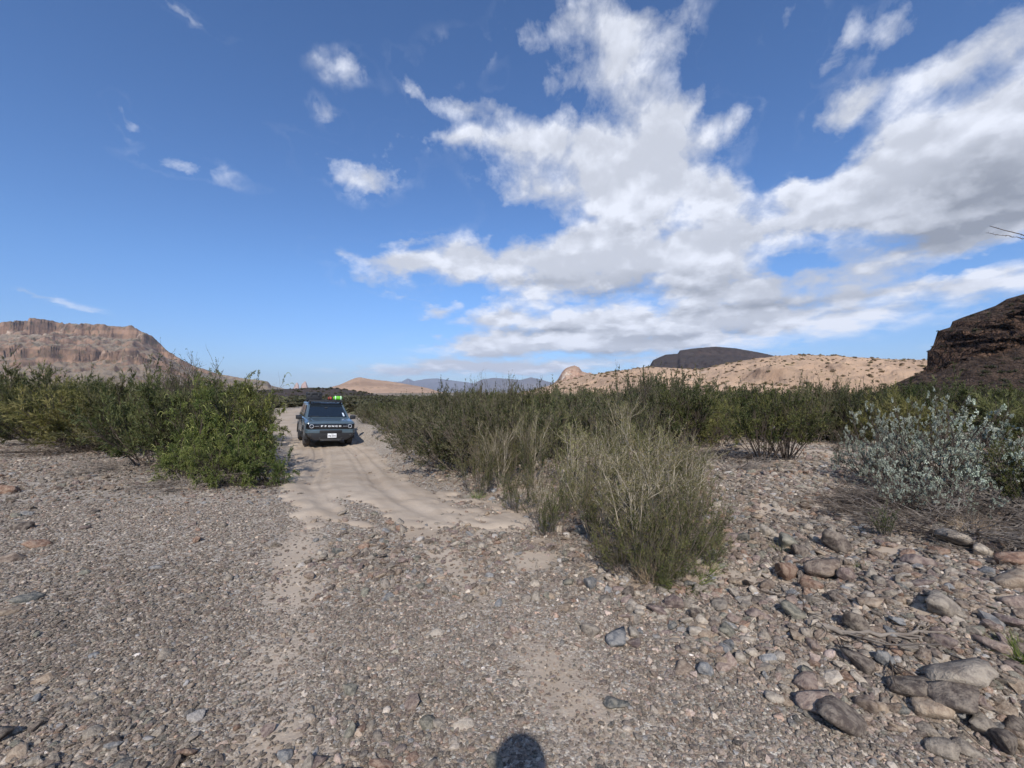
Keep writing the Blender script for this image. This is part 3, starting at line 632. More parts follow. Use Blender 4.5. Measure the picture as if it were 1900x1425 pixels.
def fan(n, rng, R=.12, lean=(.15, .9), az=None):
    a = rng.uniform(0, 2 * PI, n); ln = rng.uniform(*lean, n)
    base = np.c_[np.cos(a) * R * rng.uniform(0, 1, n), np.sin(a) * R * rng.uniform(0, 1, n), np.full(n, -.04)]
    d = np.c_[np.cos(a) * np.sin(ln), np.sin(a) * np.sin(ln), np.cos(ln)]
    return base, d
def make_kind(kind, seed):
    """a shrub about 1 m high, growing from the origin: list of (part name, V, F, material, tint)"""
    r = np.random.default_rng(seed); out = []
    if kind == 'olive' or kind == 'yellow':
        b, d = fan(26, r, .30, (.05, 1.15)); S = grow(b, d, r.uniform(.6, 1.02, 26), 5, r, .13, .05)
        s, d, t = kids(S, 7, r, .2, 1, .55); B = grow(s, d, r.uniform(.22, .42, len(s)), 4, r, .15, .06)
        s, d, t = kids(B, 6, r, .1, 1, .5); C = grow(s, d, r.uniform(.10, .22, len(s)), 3, r, .15, .03)
        wd = cat([tubes(S, np.full(len(S), .010), np.full(len(S), .003)), tubes(B, np.full(len(B), .0035), np.full(len(B), .0012)), tubes(C, np.full(len(C), .0014), np.full(len(C), .0006))])
        leafy = C[vnoise(C[:, 0] * 5.5 + 3, seed) > -.22]; V, Fq, tn = blades(leafy, 15000, .064, .0105, r, 0, .42)
        out = [('branches', *wd, M_W_DARK, None), ('foliage', V, Fq, M_L_OLIVE if kind == 'olive' else M_L_YELLOW, tn)]
    elif kind == 'mesquite':
        b, d = fan(16, r, .20, (.1, 1.35)); S = grow(b, d, r.uniform(.55, .95, 16), 6, r, .22, .02)
        s, d, t = kids(S, 8, r, .2, 1, .8); B = grow(s, d, r.uniform(.2, .42, len(s)), 4, r, .22, 0)
        s, d, t = kids(B, 7, r, .1, 1, .7); C = grow(s, d, r.uniform(.08, .2, len(s)), 3, r, .2, -.08)
        wd = cat([tubes(S, np.full(len(S), .013), np.full(len(S), .004)), tubes(B, np.full(len(B), .004), np.full(len(B), .0015)), tubes(C, np.full(len(C), .0016), np.full(len(C), .0006))])
        leafy = C[vnoise(C[:, 0] * 5.5 + 3, seed) > -.22]; V, Fq, tn = blades(leafy, 24000, .038, .0090, r, 0, .9, .15)
        pick = r.choice(len(C), 130, replace=False); ps = C[pick, -1]
        out_d = unit(ps * np.array([1, 1, .2]) + .3 * r.normal(size=ps.shape))
        ps = ps + out_d * .03
        PD = grow(ps, out_d * .5 + np.array([0, 0, .2]), r.uniform(.07, .13, len(ps)), 6, r, .12, -.38)
        pv, pf = tubes(PD, np.full(len(PD), .0050), np.full(len(PD), .003), 4)
        out = [('branches', *wd, M_W_DARK, None), ('foliage', V, Fq, M_L_GREEN, tn), ('seed_pods', pv, pf, M_L_POD, np.full(len(pv), .5))]
    elif kind == 'slant':
        b, d = fan(30, r, .30, (.1, 1.2)); d = d + np.array([-.28, -.1, 0]); S = grow(b, d, r.uniform(.6, 1.1, 30), 5, r, .10, .05)
        s, d, t = kids(S, 8, r, .15, 1, .42); B = grow(s, d, r.uniform(.2, .5, len(s)), 4, r, .10, .05)
        s, d, t = kids(B, 5, r, .1, 1, .4); C = grow(s, d, r.uniform(.10, .25, len(s)), 3, r, .12, .04)
        wd = cat([tubes(S, np.full(len(S), .008), np.full(len(S), .003)), tubes(B, np.full(len(B), .0035), np.full(len(B), .0014)), tubes(C, np.full(len(C), .0016), np.full(len(C), .0008))])
        leafy = C[vnoise(C[:, 0] * 5.5 + 3, seed) > -.22]; V, Fq, tn = blades(leafy, 14000, .042, .0125, r, 0, .5)
        out = [('branches', *wd, M_W_BROWN, None), ('foliage', V, Fq, M_L_SLANT, tn)]
    elif kind == 'creosote':
        b, d = fan(34, r, .10, (.08, 1.0)); S = grow(b, d, r.uniform(.75, 1.05, 34), 6, r, .09, .03)
        s, d, t = kids(S, 8, r, .45, 1, .45); B = grow(s, d, r.uniform(.15, .34, len(s)), 4, r, .13, .05)
        s, d, t = kids(B, 5, r, .2, 1, .5); C = grow(s, d, r.uniform(.07, .15, len(s)), 3, r, .12, .04)
        wd = cat([tubes(S, np.full(len(S), .010), np.full(len(S), .004)), tubes(B, np.full(len(B), .0040), np.full(len(B), .0014)), tubes(C, np.full(len(C), .0016), np.full(len(C), .0007))])
        leafy = C[vnoise(C[:, 0] * 5.5 + 3, seed) > -.22]; V, Fq, tn = blades(leafy, 14000, .030, .0165, r, 0, .9)
        out = [('branches', *wd, M_W_DARK, None), ('foliage', V, Fq, M_L_CREO, tn)]
    elif kind == 'broom':
        b, d = fan(22, r, .38, (.02, .85)); S = grow(b, d, r.uniform(.45, 1.0, 22), 5, r, .09, .08)
        s, d, t = kids(S, 10, r, .12, 1, .38); B = grow(s, d, r.uniform(.15, .42, len(s)), 4, r, .09, .09)
        s, d, t = kids(B, 6, r, .1, 1, .38); C = grow(s, d, r.uniform(.06, .18, len(s)), 3, r, .1, .06)
        wd = cat([tubes(S, np.full(len(S), .0060), np.full(len(S), .002)), tubes(B, np.full(len(B), .0022), np.full(len(B), .0010)), tubes(C, np.full(len(C), .0010), np.full(len(C), .0005))])
        leafy = C[(vnoise(C[:, 0] * 5 + 9, seed) > -.25) & (r.random(len(C)) > np.clip((C[:, 0, 2] - .30) * 1.3, 0, .82))]
        V, Fq, tn = blades(leafy, 7500, .030, .0070, r, 0, .5)
        top = C[C[:, -1, 2] > .45]; V2, F2, t2 = blades(top, 3500, .020, .0060, r, .4, .7)
        out = [('branches', *wd, M_W_BROWN, None), ('foliage', V, Fq, M_L_BROOM, tn), ('dry_tips', V2, F2, M_L_TAN, t2)]
    elif kind == 'stems':
        b, d = fan(5, r, .03, (.0, .30)); S = grow(b, d, r.uniform(.75, 1.0, 5), 7, r, .06, .04)
        s, d, t = kids(S, 8, r, .35, 1, .48); B = grow(s, d, r.uniform(.15, .38, len(s)), 5, r, .10, .06)
        s, d, t = kids(B, 7, r, .2, 1, .45); C = grow(s, d, r.uniform(.06, .16, len(s)), 3, r, .1, .05)
        wd = cat([tubes(S, np.full(len(S), .0075), np.full(len(S), .0024), 5), tubes(B, np.full(len(B), .0024), np.full(len(B), .0010)), tubes(C, np.full(len(C), .0011), np.full(len(C), .0006))])
        V, Fq, tn = blades(C, 2600, .026, .0050, r, .1, .5)
        out = [('branches', *wd, M_W_PALE, None), ('foliage', V, Fq, M_L_TAN, tn)]
    elif kind == 'silver':
        b, d = fan(15, r, .16, (.1, 1.1)); S = grow(b, d, r.uniform(.6, 1.0, 15), 6, r, .16, .03)
        s, d, t = kids(S, 7, r, .3, 1, .6); B = grow(s, d, r.uniform(.15, .36, len(s)), 4, r, .2, .08)
        s, d, t = kids(B, 4, r, .3, 1, .6); C = grow(s, d, r.uniform(.05, .13, len(s)), 3, r, .15, .1)
        wd = cat([tubes(S, np.full(len(S), .010), np.full(len(S), .004), 4), tubes(B, np.full(len(B), .0045), np.full(len(B), .0018)), tubes(C, np.full(len(C), .002), np.full(len(C), .001))])
        V, Fq, tn = blades(C[r.random(len(C)) < .62], 9500, .0180, .0110, r, .5, .9, clump=.006)
        out = [('branches', *wd, M_W_DARK, None), ('foliage', V, Fq, M_L_SILVER, tn)]
    elif kind == 'twiggy':
        b, d = fan(12, r, .08, (.02, .6)); S = grow(b, d, r.uniform(.7, 1.1, 12), 6, r, .14, .05)
        s, d, t = kids(S, 7, r, .25, 1, .55); B = grow(s, d, r.uniform(.18, .42, len(s)), 4, r, .16, .05)
        s, d, t = kids(B, 6, r, .1, 1, .6); C = grow(s, d, r.uniform(.06, .18, len(s)), 3, r, .15, .02)
        wd = cat([tubes(S, np.full(len(S), .010), np.full(len(S), .003), 4), tubes(B, np.full(len(B), .0035), np.full(len(B), .0014)), tubes(C, np.full(len(C), .0015), np.full(len(C), .0007))])
        V, Fq, tn = blades(C, 1500, .022, .008, r, .2, .8)
        out = [('branches', *wd, M_W_DARK, None), ('foliage', V, Fq, M_L_OLIVE, tn)]
    elif kind == 'dead':
        b, d = fan(40, r, .35, (.5, 1.5)); S = grow(b, d, r.uniform(.6, 1.3, 40), 6, r, .22, -.02)
        s, d, t = kids(S, 7, r, .1, 1, .7); B = grow(s, d, r.uniform(.2, .55, len(s)), 4, r, .22, -.03)
        s, d, t = kids(B, 4, r, .1, 1, .7); C = grow(s, d, r.uniform(.08, .25, len(s)), 3, r, .2, -.02)
        for Q in (S, B, C): Q[:, :, 2] = np.abs(Q[:, :, 2]) * .55 + .01
        S[:, :, 2] += 0
        wd = cat([tubes(S, np.full(len(S), .012), np.full(len(S), .004)), tubes(B, np.full(len(B), .0055), np.full(len(B), .002)), tubes(C, np.full(len(C), .0024), np.full(len(C), .001))])
        out = [('branches', *wd, M_W_GREY if seed % 2 else M_W_DARK, None)]
    elif kind == 'sapling':
        b, d = fan(26, r, .10, (.0, .45)); S = grow(b, d, r.uniform(.55, 1.05, 26), 5, r, .07, .03)
        s, d, t = kids(S, 4, r, .3, 1, .35); B = grow(s, d, r.uniform(.12, .3, len(s)), 3, r, .1, .05)
        wd = cat([tubes(S, np.full(len(S), .009), np.full(len(S), .004)), tubes(B, np.full(len(B), .005), np.full(len(B), .002))])
        V, Fq, tn = blades(B, 1800, .055, .010, r, 0, .3)
        out = [('branches', *wd, M_W_GREY, None), ('foliage', V, Fq, M_L_BROOM, tn)]
    return out
VARIANTS = {'olive': 3, 'yellow': 1, 'mesquite': 2, 'slant': 3, 'creosote': 2, 'broom': 3, 'stems': 2, 'silver': 2, 'twiggy': 1, 'dead': 2, 'sapling': 1}
PROTO = {}
for kd, nv in VARIANTS.items():
    PROTO[kd] = []
    for k in range(nv):
        prt = make_kind(kd, 100 + 7 * len(kd) + k); hh = np.array([1.0, 1.0, np.percentile(prt[0][1][:, 2], 99.7)]) if kd != 'dead' else 1.0
        if kd != 'dead': hh[:2] = np.percentile(np.hypot(prt[0][1][:, 0], prt[0][1][:, 1]), 98) / {'olive': .68, 'yellow': .70, 'mesquite': .66, 'slant': .62, 'creosote': .56, 'broom': .50, 'stems': .40, 'silver': .66, 'twiggy': .5, 'sapling': .4}[kd]
        PROTO[kd].append([(pn, new_mesh(kd + '_' + pn, V / hh, Fq, False, [mt], attrs=None if tn is None else {'tint': tn})) for (pn, V, Fq, mt, tn) in prt])
CATNAME = {'olive': 'needle_shrub', 'yellow': 'needle_shrub', 'mesquite': 'mesquite_bush', 'slant': 'twiggy_shrub', 'creosote': 'creosote_bush', 'broom': 'broom_shrub', 'stems': 'bare_shrub', 'silver': 'silver_shrub', 'twiggy': 'bare_shrub', 'dead': 'brush_pile', 'sapling': 'seedling_shrub'}
GROUPS = {'olive': ('olive green needle leaved shrub packed in the thicket left of the track', 'olive shrubs of the left thicket'),
          'yellow': ('yellowish olive shrub with swept fine needles amid the left thicket', 'yellowish shrubs of the left thicket'),
          'mesquite': ('bright green mesquite bush hung with pale curly pods beside the track', 'pod bearing mesquite bushes'),
          'slant': ('grey green twiggy shrub with slanting stems on the bank right of the track', 'twiggy shrubs right of the track'),
          'creosote': ('dark green creosote bush in the belt before the sandy ridge', 'creosote bushes on the right'),
          'broom': ('wispy green broom shrub with thin stems on the stony point', 'broom shrubs on the stony point'),
          'stems': ('nearly leafless shrub of pale branching stems among the broom shrubs', 'pale stemmed bare shrubs'),
          'silver': ('silver leaved shrub with dark crooked stems at the right edge', 'silver leaved shrubs'),
          'dead': ('low tangle of dead grey branches lying under the silver shrubs', 'dead brush tangles'),
          'twiggy': ('', ''), 'sapling': ('', '')}
SPECIAL = {(375,882): 'pod hung mesquite bush at the front left of its row, over dead twigs', (440,876): 'biggest bright green mesquite bush, hung with pods, in front by the track',
 (468,850): 'pod hung mesquite bush nearest the car, leaning over the track', (410,842): 'tall mesquite bush rising behind the biggest one left of the track',
 (165,832): 'yellowish olive needle shrub at the front of the left thicket', (120,815): 'yellowish olive needle shrub standing second row in the left thicket',
 (350,850): 'tall bare shrub with twigs poking above the left thicket', (1555,866): 'small bare shrub between the creosote bush and the silver shrubs',
 (1642,998): 'small upright seedling shrub on sand in front of the silver shrubs',
 (1415,858): 'left half of the pair of creosote bushes with fanned dark stems on bare sand', (1455,856): 'right half of the pair of creosote bushes with fanned dark stems on bare sand',
 (1270,838): 'dark creosote bush behind the broom shrubs, left of the bare sand', (1900,960): 'dark green creosote bush at the right edge among dead branches',
 (1335,868): 'low grey dead brush between broom shrubs and fanned creosote bush', (150,836): 'dead brown brush at the foot of the yellowish shrub', (255,868): 'dead brush tangle on gravel left of the mesquites',
 (360,900): 'dead pale brush under the left mesquite bush', (470,900): 'dead pale brush under the biggest mesquite by the track',
 (1185,1062): 'nearest broom shrub, rooted at the tip of the stony point', (1020,992): 'small dark green broom clump in front of the sandy hollow',
 (1204,982): 'tallest pale stemmed bare shrub on the stony point', (1600,880): 'leftmost small silver leaved shrub beside the bare sand',
 (690,786): 'lowest grey green shrub right behind the stony berm by the car', (950,815): 'tallest twiggy shrub with sprigs standing against the blue mountains',
 (1543,818): 'bare twiggy shrub poking above the shrub belt against the sandy ridge', (1198,834): 'bare twiggy shrub poking up in front of the dark basalt mesa', (948,820): 'thin bare shrub right of its neighbour, poking up against the blue mountains', (892,822): 'bare twiggy shrub poking up against the clouds beside the blue mountains',
 (1675,832): 'yellowish olive shrub in the belt behind the silver shrubs', (1330,828): 'yellowish olive shrub at the left end of the belt, behind the bare sand'}
ncount = {}
def plant(kind, x, y, z, H, wf=1.0, label=None, group=None, rz=None, var=None):
    k = ncount.get(kind, 0); ncount[kind] = k + 1
    r = random.Random(k * 31 + len(kind))
    pr = PROTO[kind][k % len(PROTO[kind]) if var is None else var]
    root = bpy.data.objects.new(CATNAME[kind], None); COL.objects.link(root); root.empty_display_size = .1
    root.location = (x, y, z - .02); sc = H * .98; root.scale = (sc * wf, sc * wf, sc)
    root.rotation_euler = (0, 0, rz if rz is not None else (r.uniform(-.5, .5) if kind == 'slant' else r.uniform(0, 6.28)))
    tag(root, label or GROUPS[kind][0], {'dead': 'dead brush'}.get(kind, 'shrub'), None if label else GROUPS[kind][1])
    for pn, me in pr:
        c = link(pn, me, root)
        c['kind'] = 'stuff'
        if pn == 'seed_pods': c['label'] = 'pale curly pods'
    return root
for (kind, px, py, top, wf) in PLANTS:
    x, y, z = at(px, py); H = (EYE - z) + (HY - top) / F * y
    lab = SPECIAL.get((px, py)); grp = None
    rt = plant(kind, x, y, z, max(.12, H), wf * (1.35 if kind in ('dead',) else 1.0), lab)
    if not lab and px > 1300 and kind == 'olive': tag(rt, 'olive green shrub in the belt under the dark cliff', group='olive shrubs under the cliff')
    if not lab and kind == 'twiggy': tag(rt, 'smaller bare shrub with dark twigs left of the tall one in the left thicket')
    if not lab and kind == 'dead' and px < 1300: tag(rt, 'dead brush beside the left thicket', group='left brush')
ORD = ['leftmost', 'second', 'third', 'fourth', 'fifth', 'sixth', 'seventh', 'eighth', 'ninth', 'tenth', 'eleventh', 'twelfth', 'thirteenth', 'fourteenth', 'fifteenth', 'sixteenth', 'seventeenth', 'eighteenth', 'nineteenth', 'twentieth', 'twenty first', 'twenty second', 'twenty third', 'twenty fourth', 'twenty fifth']
bylab = {}
for o in [o for o in COL.objects if o.type == 'EMPTY' and o.get('group')]: bylab.setdefault((o['group'], o['label']), []).append(o)
SHORT = {'shrub': 'shrub'}
for (g_, l_), os_ in bylab.items():
    if len(os_) < 2: continue
    os_.sort(key=lambda o: o.location.x / o.location.y)
    for k, o in enumerate(os_):
        words = l_.split(); o['label'] = ' '.join(words[:11]) + ', ' + (ORD[k] + (' from the left' if k else ' one') if k < len(ORD) else 'rightmost one')
# second and third rows that close the thickets
rr = random.Random(3); rows = []
for k in range(58):
    px = rr.uniform(-60, 540); Y = rr.uniform(15, 34); X = (px - 950) / F * Y
    if X > float(track_c(np.array(Y))) - 3.3: continue
    rows.append(('yellow' if rr.random() < .12 else 'olive', X, Y, rr.uniform(1.75, 2.15) + (Y - 15) * .02, 'olive shrub rising behind the front row of the left thicket', 'back rows of the left thicket'))
for k in range(80):
    px = rr.uniform(690, 1300); Y = rr.uniform(12, 34); X = (px - 950) / F * Y
    if X < float(track_c(np.array(Y))) + 3.4: continue
    hh = np.interp(px, [650, 760, 860, 950, 1050, 1300], [1.30, 1.40, 1.80, 1.98, 1.95, 1.95])
    rows.append((rr.choice(['slant', 'slant', 'creosote']), X, Y, hh * rr.uniform(.8, 1.15), 'grey green shrub of the rows behind the bank right of the track', 'back rows right of the track'))
for k in range(75):
    px = rr.uniform(1250, 2000); Y = rr.uniform(15.5, 36); X = (px - 950) / F * Y
    rows.append((rr.choice(['creosote', 'creosote', 'olive']), X, Y, rr.uniform(1.5, 2.2), 'dark green shrub in the dense belt below the sandy ridge', 'shrub belt below the sandy ridge'))
for (kind, X, Y, H, lab, grp) in rows:
    z = float(height(np.array([X]), np.array([Y]))[0])
    rt = plant(kind, X, Y, z, H, 1.25, lab); rt['group'] = grp; rt['label'] = {'slant': 'grey green twiggy', 'creosote': 'dark green leafy', 'olive': 'olive needle leaved', 'yellow': 'yellowish needle leaved'}[kind] + ' ' + lab.split(' ', 2)[2] if not lab.startswith('olive') else lab.replace('olive', {'olive': 'olive', 'yellow': 'yellowish'}[kind])
    rt['group'] = {'slant': 'twiggy ', 'creosote': 'dark ', 'olive': 'olive ', 'yellow': 'yellowish '}[kind] + grp

# ------------------------------------------------------------------ stones
def stone_mesh(name, seed, sub, flat=.62, m_=None):
    r = np.random.default_rng(seed); bm = bmesh.new(); bmesh.ops.create_icosphere(bm, subdivisions=sub, radius=1)
    D_ = unit(np.array([v.co[:] for v in bm.verts])); k = 13
    nrm = unit(r.normal(size=(k, 3))); dist = r.uniform(.62, 1.0, k)
    q = D_ @ nrm.T; q = np.where(q > .05, dist / np.maximum(q, .05), 9.0)
    e = 45.0; rad = (np.sum(q ** -e, 1)) ** (-1 / e)
    rad = rad * (1 + .09 * fbm(D_[:, 0] * 3 + seed, D_[:, 1] * 3, D_[:, 2] * 3, oct=3, seed=seed))
    Pn = D_ * rad[:, None] * np.array([1.0, r.uniform(.72, .95), flat * r.uniform(.8, 1.2)])
    Pn -= (Pn.max(0) + Pn.min(0)) / 2; ex = Pn.max(0); Pn = Pn / ex * np.array([1.0, r.uniform(.68, .95), flat * r.uniform(.9, 1.1)])
    for v, c in zip(bm.verts, Pn): v.co = c
    me = bpy.data.meshes.new(name); bm.to_mesh(me); bm.free()
    for p_ in me.polygons: p_.use_smooth = sub > 1
    me.materials.append(m_); return me
M_STONE = stone_material('stone', False); M_STONE_I = stone_material('gravel_stone', True)
BIG = [stone_mesh('stone', 340 + i, 3, [.62, .52, .72, .42, .58, .75, .42, .6][i], M_STONE) for i in range(8)]
PAL = {'grey': (.27,.24,.195), 'brown': (.21,.155,.115), 'purple': (.205,.150,.140), 'pale': (.48,.43,.35), 'green': (.20,.21,.165), 'dark': (.085,.068,.058), 'rust': (.29,.165,.105),
       'blue': (.23,.26,.28), 'pink': (.34,.25,.205), 'tan': (.38,.29,.20), 'cream': (.55,.48,.38), 'slate': (.10,.125,.125), 'white': (.62,.60,.56)}
NOTABLE = [ # x, y, width px, colour, shape, heading, label
 (1525,1057,54,'brown',0,.2,'large brown boulder in the middle of the cobble bank'),(1565,1066,32,'purple',2,.9,'squat purple stone touching the large brown boulder'),
 (1475,1024,30,'dark',5,.1,'round dark stone left of the stacked stones on the bank'),(1550,1009,44,'dark',2,.4,'dark angular stone topping the heap on the bank'),
 (1460,1005,38,'green',4,1.0,'green grey stone behind the small grass tuft'),(1353,998,28,'purple',0,.3,'purple stone at the left rim of the cobble bank'),
 (1376,998,20,'slate',5,1.2,'slate coloured oval stone beside the purple one at the rim'),(1706,1038,54,'purple',3,2.4,'long flat purple slab up the cobble bank'),
 (1765,1000,62,'grey',6,.2,'flat grey slab half sunk in sand below the silver shrubs'),(1816,1021,34,'cream',4,.6,'pale cream stone right of the sunken grey slab'),
 (1873,1038,42,'rust',0,.1,'rusty stone at the right edge below the dead brush'),(1449,1061,38,'rust',5,.3,'red brown boulder left of the large brown one'),
 (1504,1085,32,'rust',4,2.0,'tilted rusty stone below the large brown boulder'),(1466,1130,36,'green',7,.2,'smooth green stone above the sandy pocket'),
 (1407,1136,42,'purple',3,2.2,'long tilted reddish slab leaning into sand'),(1247,1118,30,'purple',5,1.4,'upright purple stone beneath the nearest grass tussock'),
 (1285,1135,22,'dark',5,0,'small dark purple stone right of the upright one'),(1144,1180,38,'blue',0,.9,'pale blue grey boulder on the gravel edge'),
 (1174,1171,24,'pale',4,1.3,'pale stone leaning on the blue grey boulder'),(1304,1236,30,'blue',2,1.2,'blue grey blocky stone at the foot of the cobble bank'),
 (1260,1228,36,'brown',3,.4,'flat brown stone left of the blue grey block'),(1344,1167,28,'green',4,.7,'green grey stone in the lower cobbles'),
 (1390,1207,20,'cream',4,.2,'small cream stone in the lower cobbles'),(1348,1192,18,'blue',5,1,'small bright blue stone in the lower cobbles'),
 (1582,1222,44,'dark',0,2.4,'dark pitted boulder below the driftwood'),(1633,1217,32,'blue',2,.8,'light topped blue stone right of the pitted boulder'),
 (1504,1194,28,'pink',4,1.3,'rounded pinkish stone left of the driftwood'),(1614,1116,32,'tan',0,0,'tan brown stone above the driftwood'),
 (1590,1116,22,'brown',5,0,'brown oval stone beside the tan one above the driftwood'),(1584,1156,42,'dark',2,.5,'dark rough stone just behind the driftwood'),
 (1740,1123,54,'grey',4,.5,'broad grey boulder up slope of the driftwood end'),(1763,1144,28,'pale',3,.2,'pale flat stone below the broad grey boulder'),
 (1746,1186,32,'purple',4,2.0,'purple stone by the tip of the driftwood'),(1774,1250,84,'grey',6,2.45,'biggest grey slab leaning over the dark boulder'),
 (1763,1291,74,'dark',0,.3,'biggest dark boulder, under the leaning slab'),(1769,1316,20,'blue',7,.2,'small smooth blue pebble in front of the biggest dark boulder'),
 (1681,1270,56,'dark',6,2.4,'long dark slab lying left of the biggest boulder'),(1546,1322,78,'dark',6,0,'wide flat dark slab at the bottom of the cobble bank'),
 (1504,1299,52,'pink',0,.3,'pinkish boulder above the wide flat dark slab'),(1597,1303,32,'brown',5,1,'brown stone right of the pinkish boulder'),
 (1723,1306,56,'tan',6,2.6,'long tan slab in front of the dark boulder'),(1142,1295,40,'slate',3,2.8,'dark slate flat stone alone on fine gravel'),
 (1811,1341,42,'grey',4,.4,'grey stone low on the right near the frame corner'),(1866,1329,40,'dark',3,.1,'flat dark stone near the lower right edge'),
 (1841,1369,42,'dark',5,.3,'round dark stone in the lower right corner'),(1887,1377,30,'tan',2,.4,'yellowish stone in the lower right corner'),(1875,1076,54,'tan',6,2.8,'long tan slab at the right edge'),
 (91,1247,38,'tan',3,.2,'flat orange tan stone on the left gravel'),(371,1320,30,'white',4,.5,'white stone on the dark gravel'),(537,1389,30,'blue',2,.9,'blue grey stone at the bottom edge'),
 (20,1028,48,'brown',3,.2,'flat brown rock at the left edge'),(44,975,32,'dark',4,.3,'dark rock upper left on the gravel'),(75,1005,36,'rust',6,.3,'reddish slab between the two dark rocks on the left'),
 (58,1104,42,'slate',6,.3,'dark green slab on the left gravel'),(22,908,28,'rust',5,.1,'red rock at the far left below the thicket'),(208,904,18,'brown',5,.4,'dark brown stone right of its smaller twin near the thicket'),
 (180,905,14,'brown',4,.4,'smaller brown stone left of its twin near the thicket'),(24,1128,36,'tan',6,.5,'tan slab below the dark green one'),(161,1056,24,'green',3,.1,'greenish flat stone on the left gravel'),
 (5,1355,62,'dark',0,.2,'large dark boulder cut by the left bottom corner'),(181,1207,24,'blue',3,.2,'bluish flat stone on the left gravel'),
 (808,1165,38,'pale',3,.1,'pale flat stone in the middle of the gravel'),(629,1020,20,'slate',5,.1,'dark round stone in the cobble strip'),(636,950,20,'grey',0,.1,'grey stone between the wheel tracks'),
 (743,1086,26,'purple',3,.2,'flat violet stone in the middle cobbles'),(776,1086,18,'purple',3,.6,'smaller violet stone beside the flat violet one'),(1049,1121,28,'tan',0,.5,'orange tan stone at the edge of the sandy hollow'),
 (1091,1082,26,'blue',5,.7,'blue grey stone under the broom shrubs'),(942,1173,20,'pink',4,.7,'pinkish stone alone on fine gravel'),(865,994,28,'grey',3,.1,'flat grey stone where the track meets the cobbles'),
 (596,1401,36,'purple',0,.2,'purple stone at the bottom edge right of the blue grey one'),(1097,1165,32,'grey',4,2.2,'grey stone left of the pale blue grey boulder')]
TAKEN = []
def put_stone(x, y, z, wid, colr, shape, rz, label, group=None, sink=.35, tilt=0.0):
    me = BIG[shape]; o = link('stone', me, None); s = wid / 2
    o.scale = (s, s, s * 1.05); o.rotation_euler = (tilt * .6, tilt, rz); hz = max(v.co.z for v in me.vertices) * s
    o.location = (x, y, z + hz * (1 - 2 * sink) ); j = random.uniform(.8, 1.12); c = tuple(a * .76 + b_ * .24 for a, b_ in zip(PAL[colr], (.22, .18, .15))); o.color = (c[0] * j, c[1] * j, c[2] * j, 1)
    tag(o, label, 'stone', group); TAKEN.append((x, y, s)); return o
for (px, py, wp, c, sh_, rz, lab) in NOTABLE:
    x, y, z = at(px, py + wp * .18); wd = wp / F * y * 1.05
    put_stone(x, y, z, wd * (1.15 if px > 1050 else .95), c, sh_, rz, lab, sink=.34 if px < 1050 else .14 if wp > 38 else .2, tilt=.35 if wd > .2 and sh_ == 6 else .12)
# more cobbles one by one, sharing a label per colour and place
def zone_size(x, y):
    """typical stone width in metres and cover, by place in the bed"""
    inb = ss(x - bank_x(y) + .25 * fbm(x * .9, y * .9, 3, seed=61), -.15, .35)
    stripc = np.exp(-((x + .9 - .35 * (y - 4)) / 1.1) ** 2) * ss(y, 3.2, 4.4) * (1 - ss(y, 6.0, 7.5))
    edge = ss(-x, 2.2, 4.5) * ss(y, 5, 9) * .5
    corner = (1 - ss(y, 1.7, 2.5)) * (1 - ss(x, -.6, .3)) * .45
    return inb, np.clip(stripc + edge * .5 + corner, 0, 1)
rs = np.random.default_rng(77); made = 0; tries = 0
cn = list(PAL); wts = np.array([.20,.17,.09,.11,.06,.07,.06,.04,.07,.09,.04,.02,.01]); wts = wts / wts.sum()
while made < 222 and tries < 20000:
    tries += 1
    if rs.random() < .80:
        px, py = rs.uniform(1050, 1900), rs.uniform(905, 1400)
        if py > 1050 + (px - 1050) * .46 + 30: continue
        zn = 'in the cobble bank'
    elif rs.random() < .6: px, py = rs.uniform(600, 1080), rs.uniform(960, 1130); zn = 'in the middle strip of cobbles'
    else: px, py = rs.uniform(0, 620), rs.uniform(880, 1420); zn = 'on the left gravel bed'
    x, y, z = at(px, py); s_ = float(sand(np.array([x]), np.array([y]))[0])
    if s_ > .6: continue
    wd = {'in the cobble bank': rs.uniform(.08, .165), 'in the middle strip of cobbles': rs.uniform(.05, .11), 'on the left gravel bed': rs.uniform(.035, .065)}[zn] * (1 + .25 * (y > 5))
    if any((x - a) ** 2 + (y - b_) ** 2 < (wd * .45 + c_) ** 2 for a, b_, c_ in TAKEN): continue
    c = cn[rs.choice(len(cn), p=wts)]
    put_stone(x, y, z, wd, c, int(rs.integers(0, 8)), rs.uniform(0, 6.28), f'small {c} stone {zn}', f'{c} stones {zn}', sink=rs.uniform(.18, .38), tilt=rs.uniform(-.3, .3)); made += 1

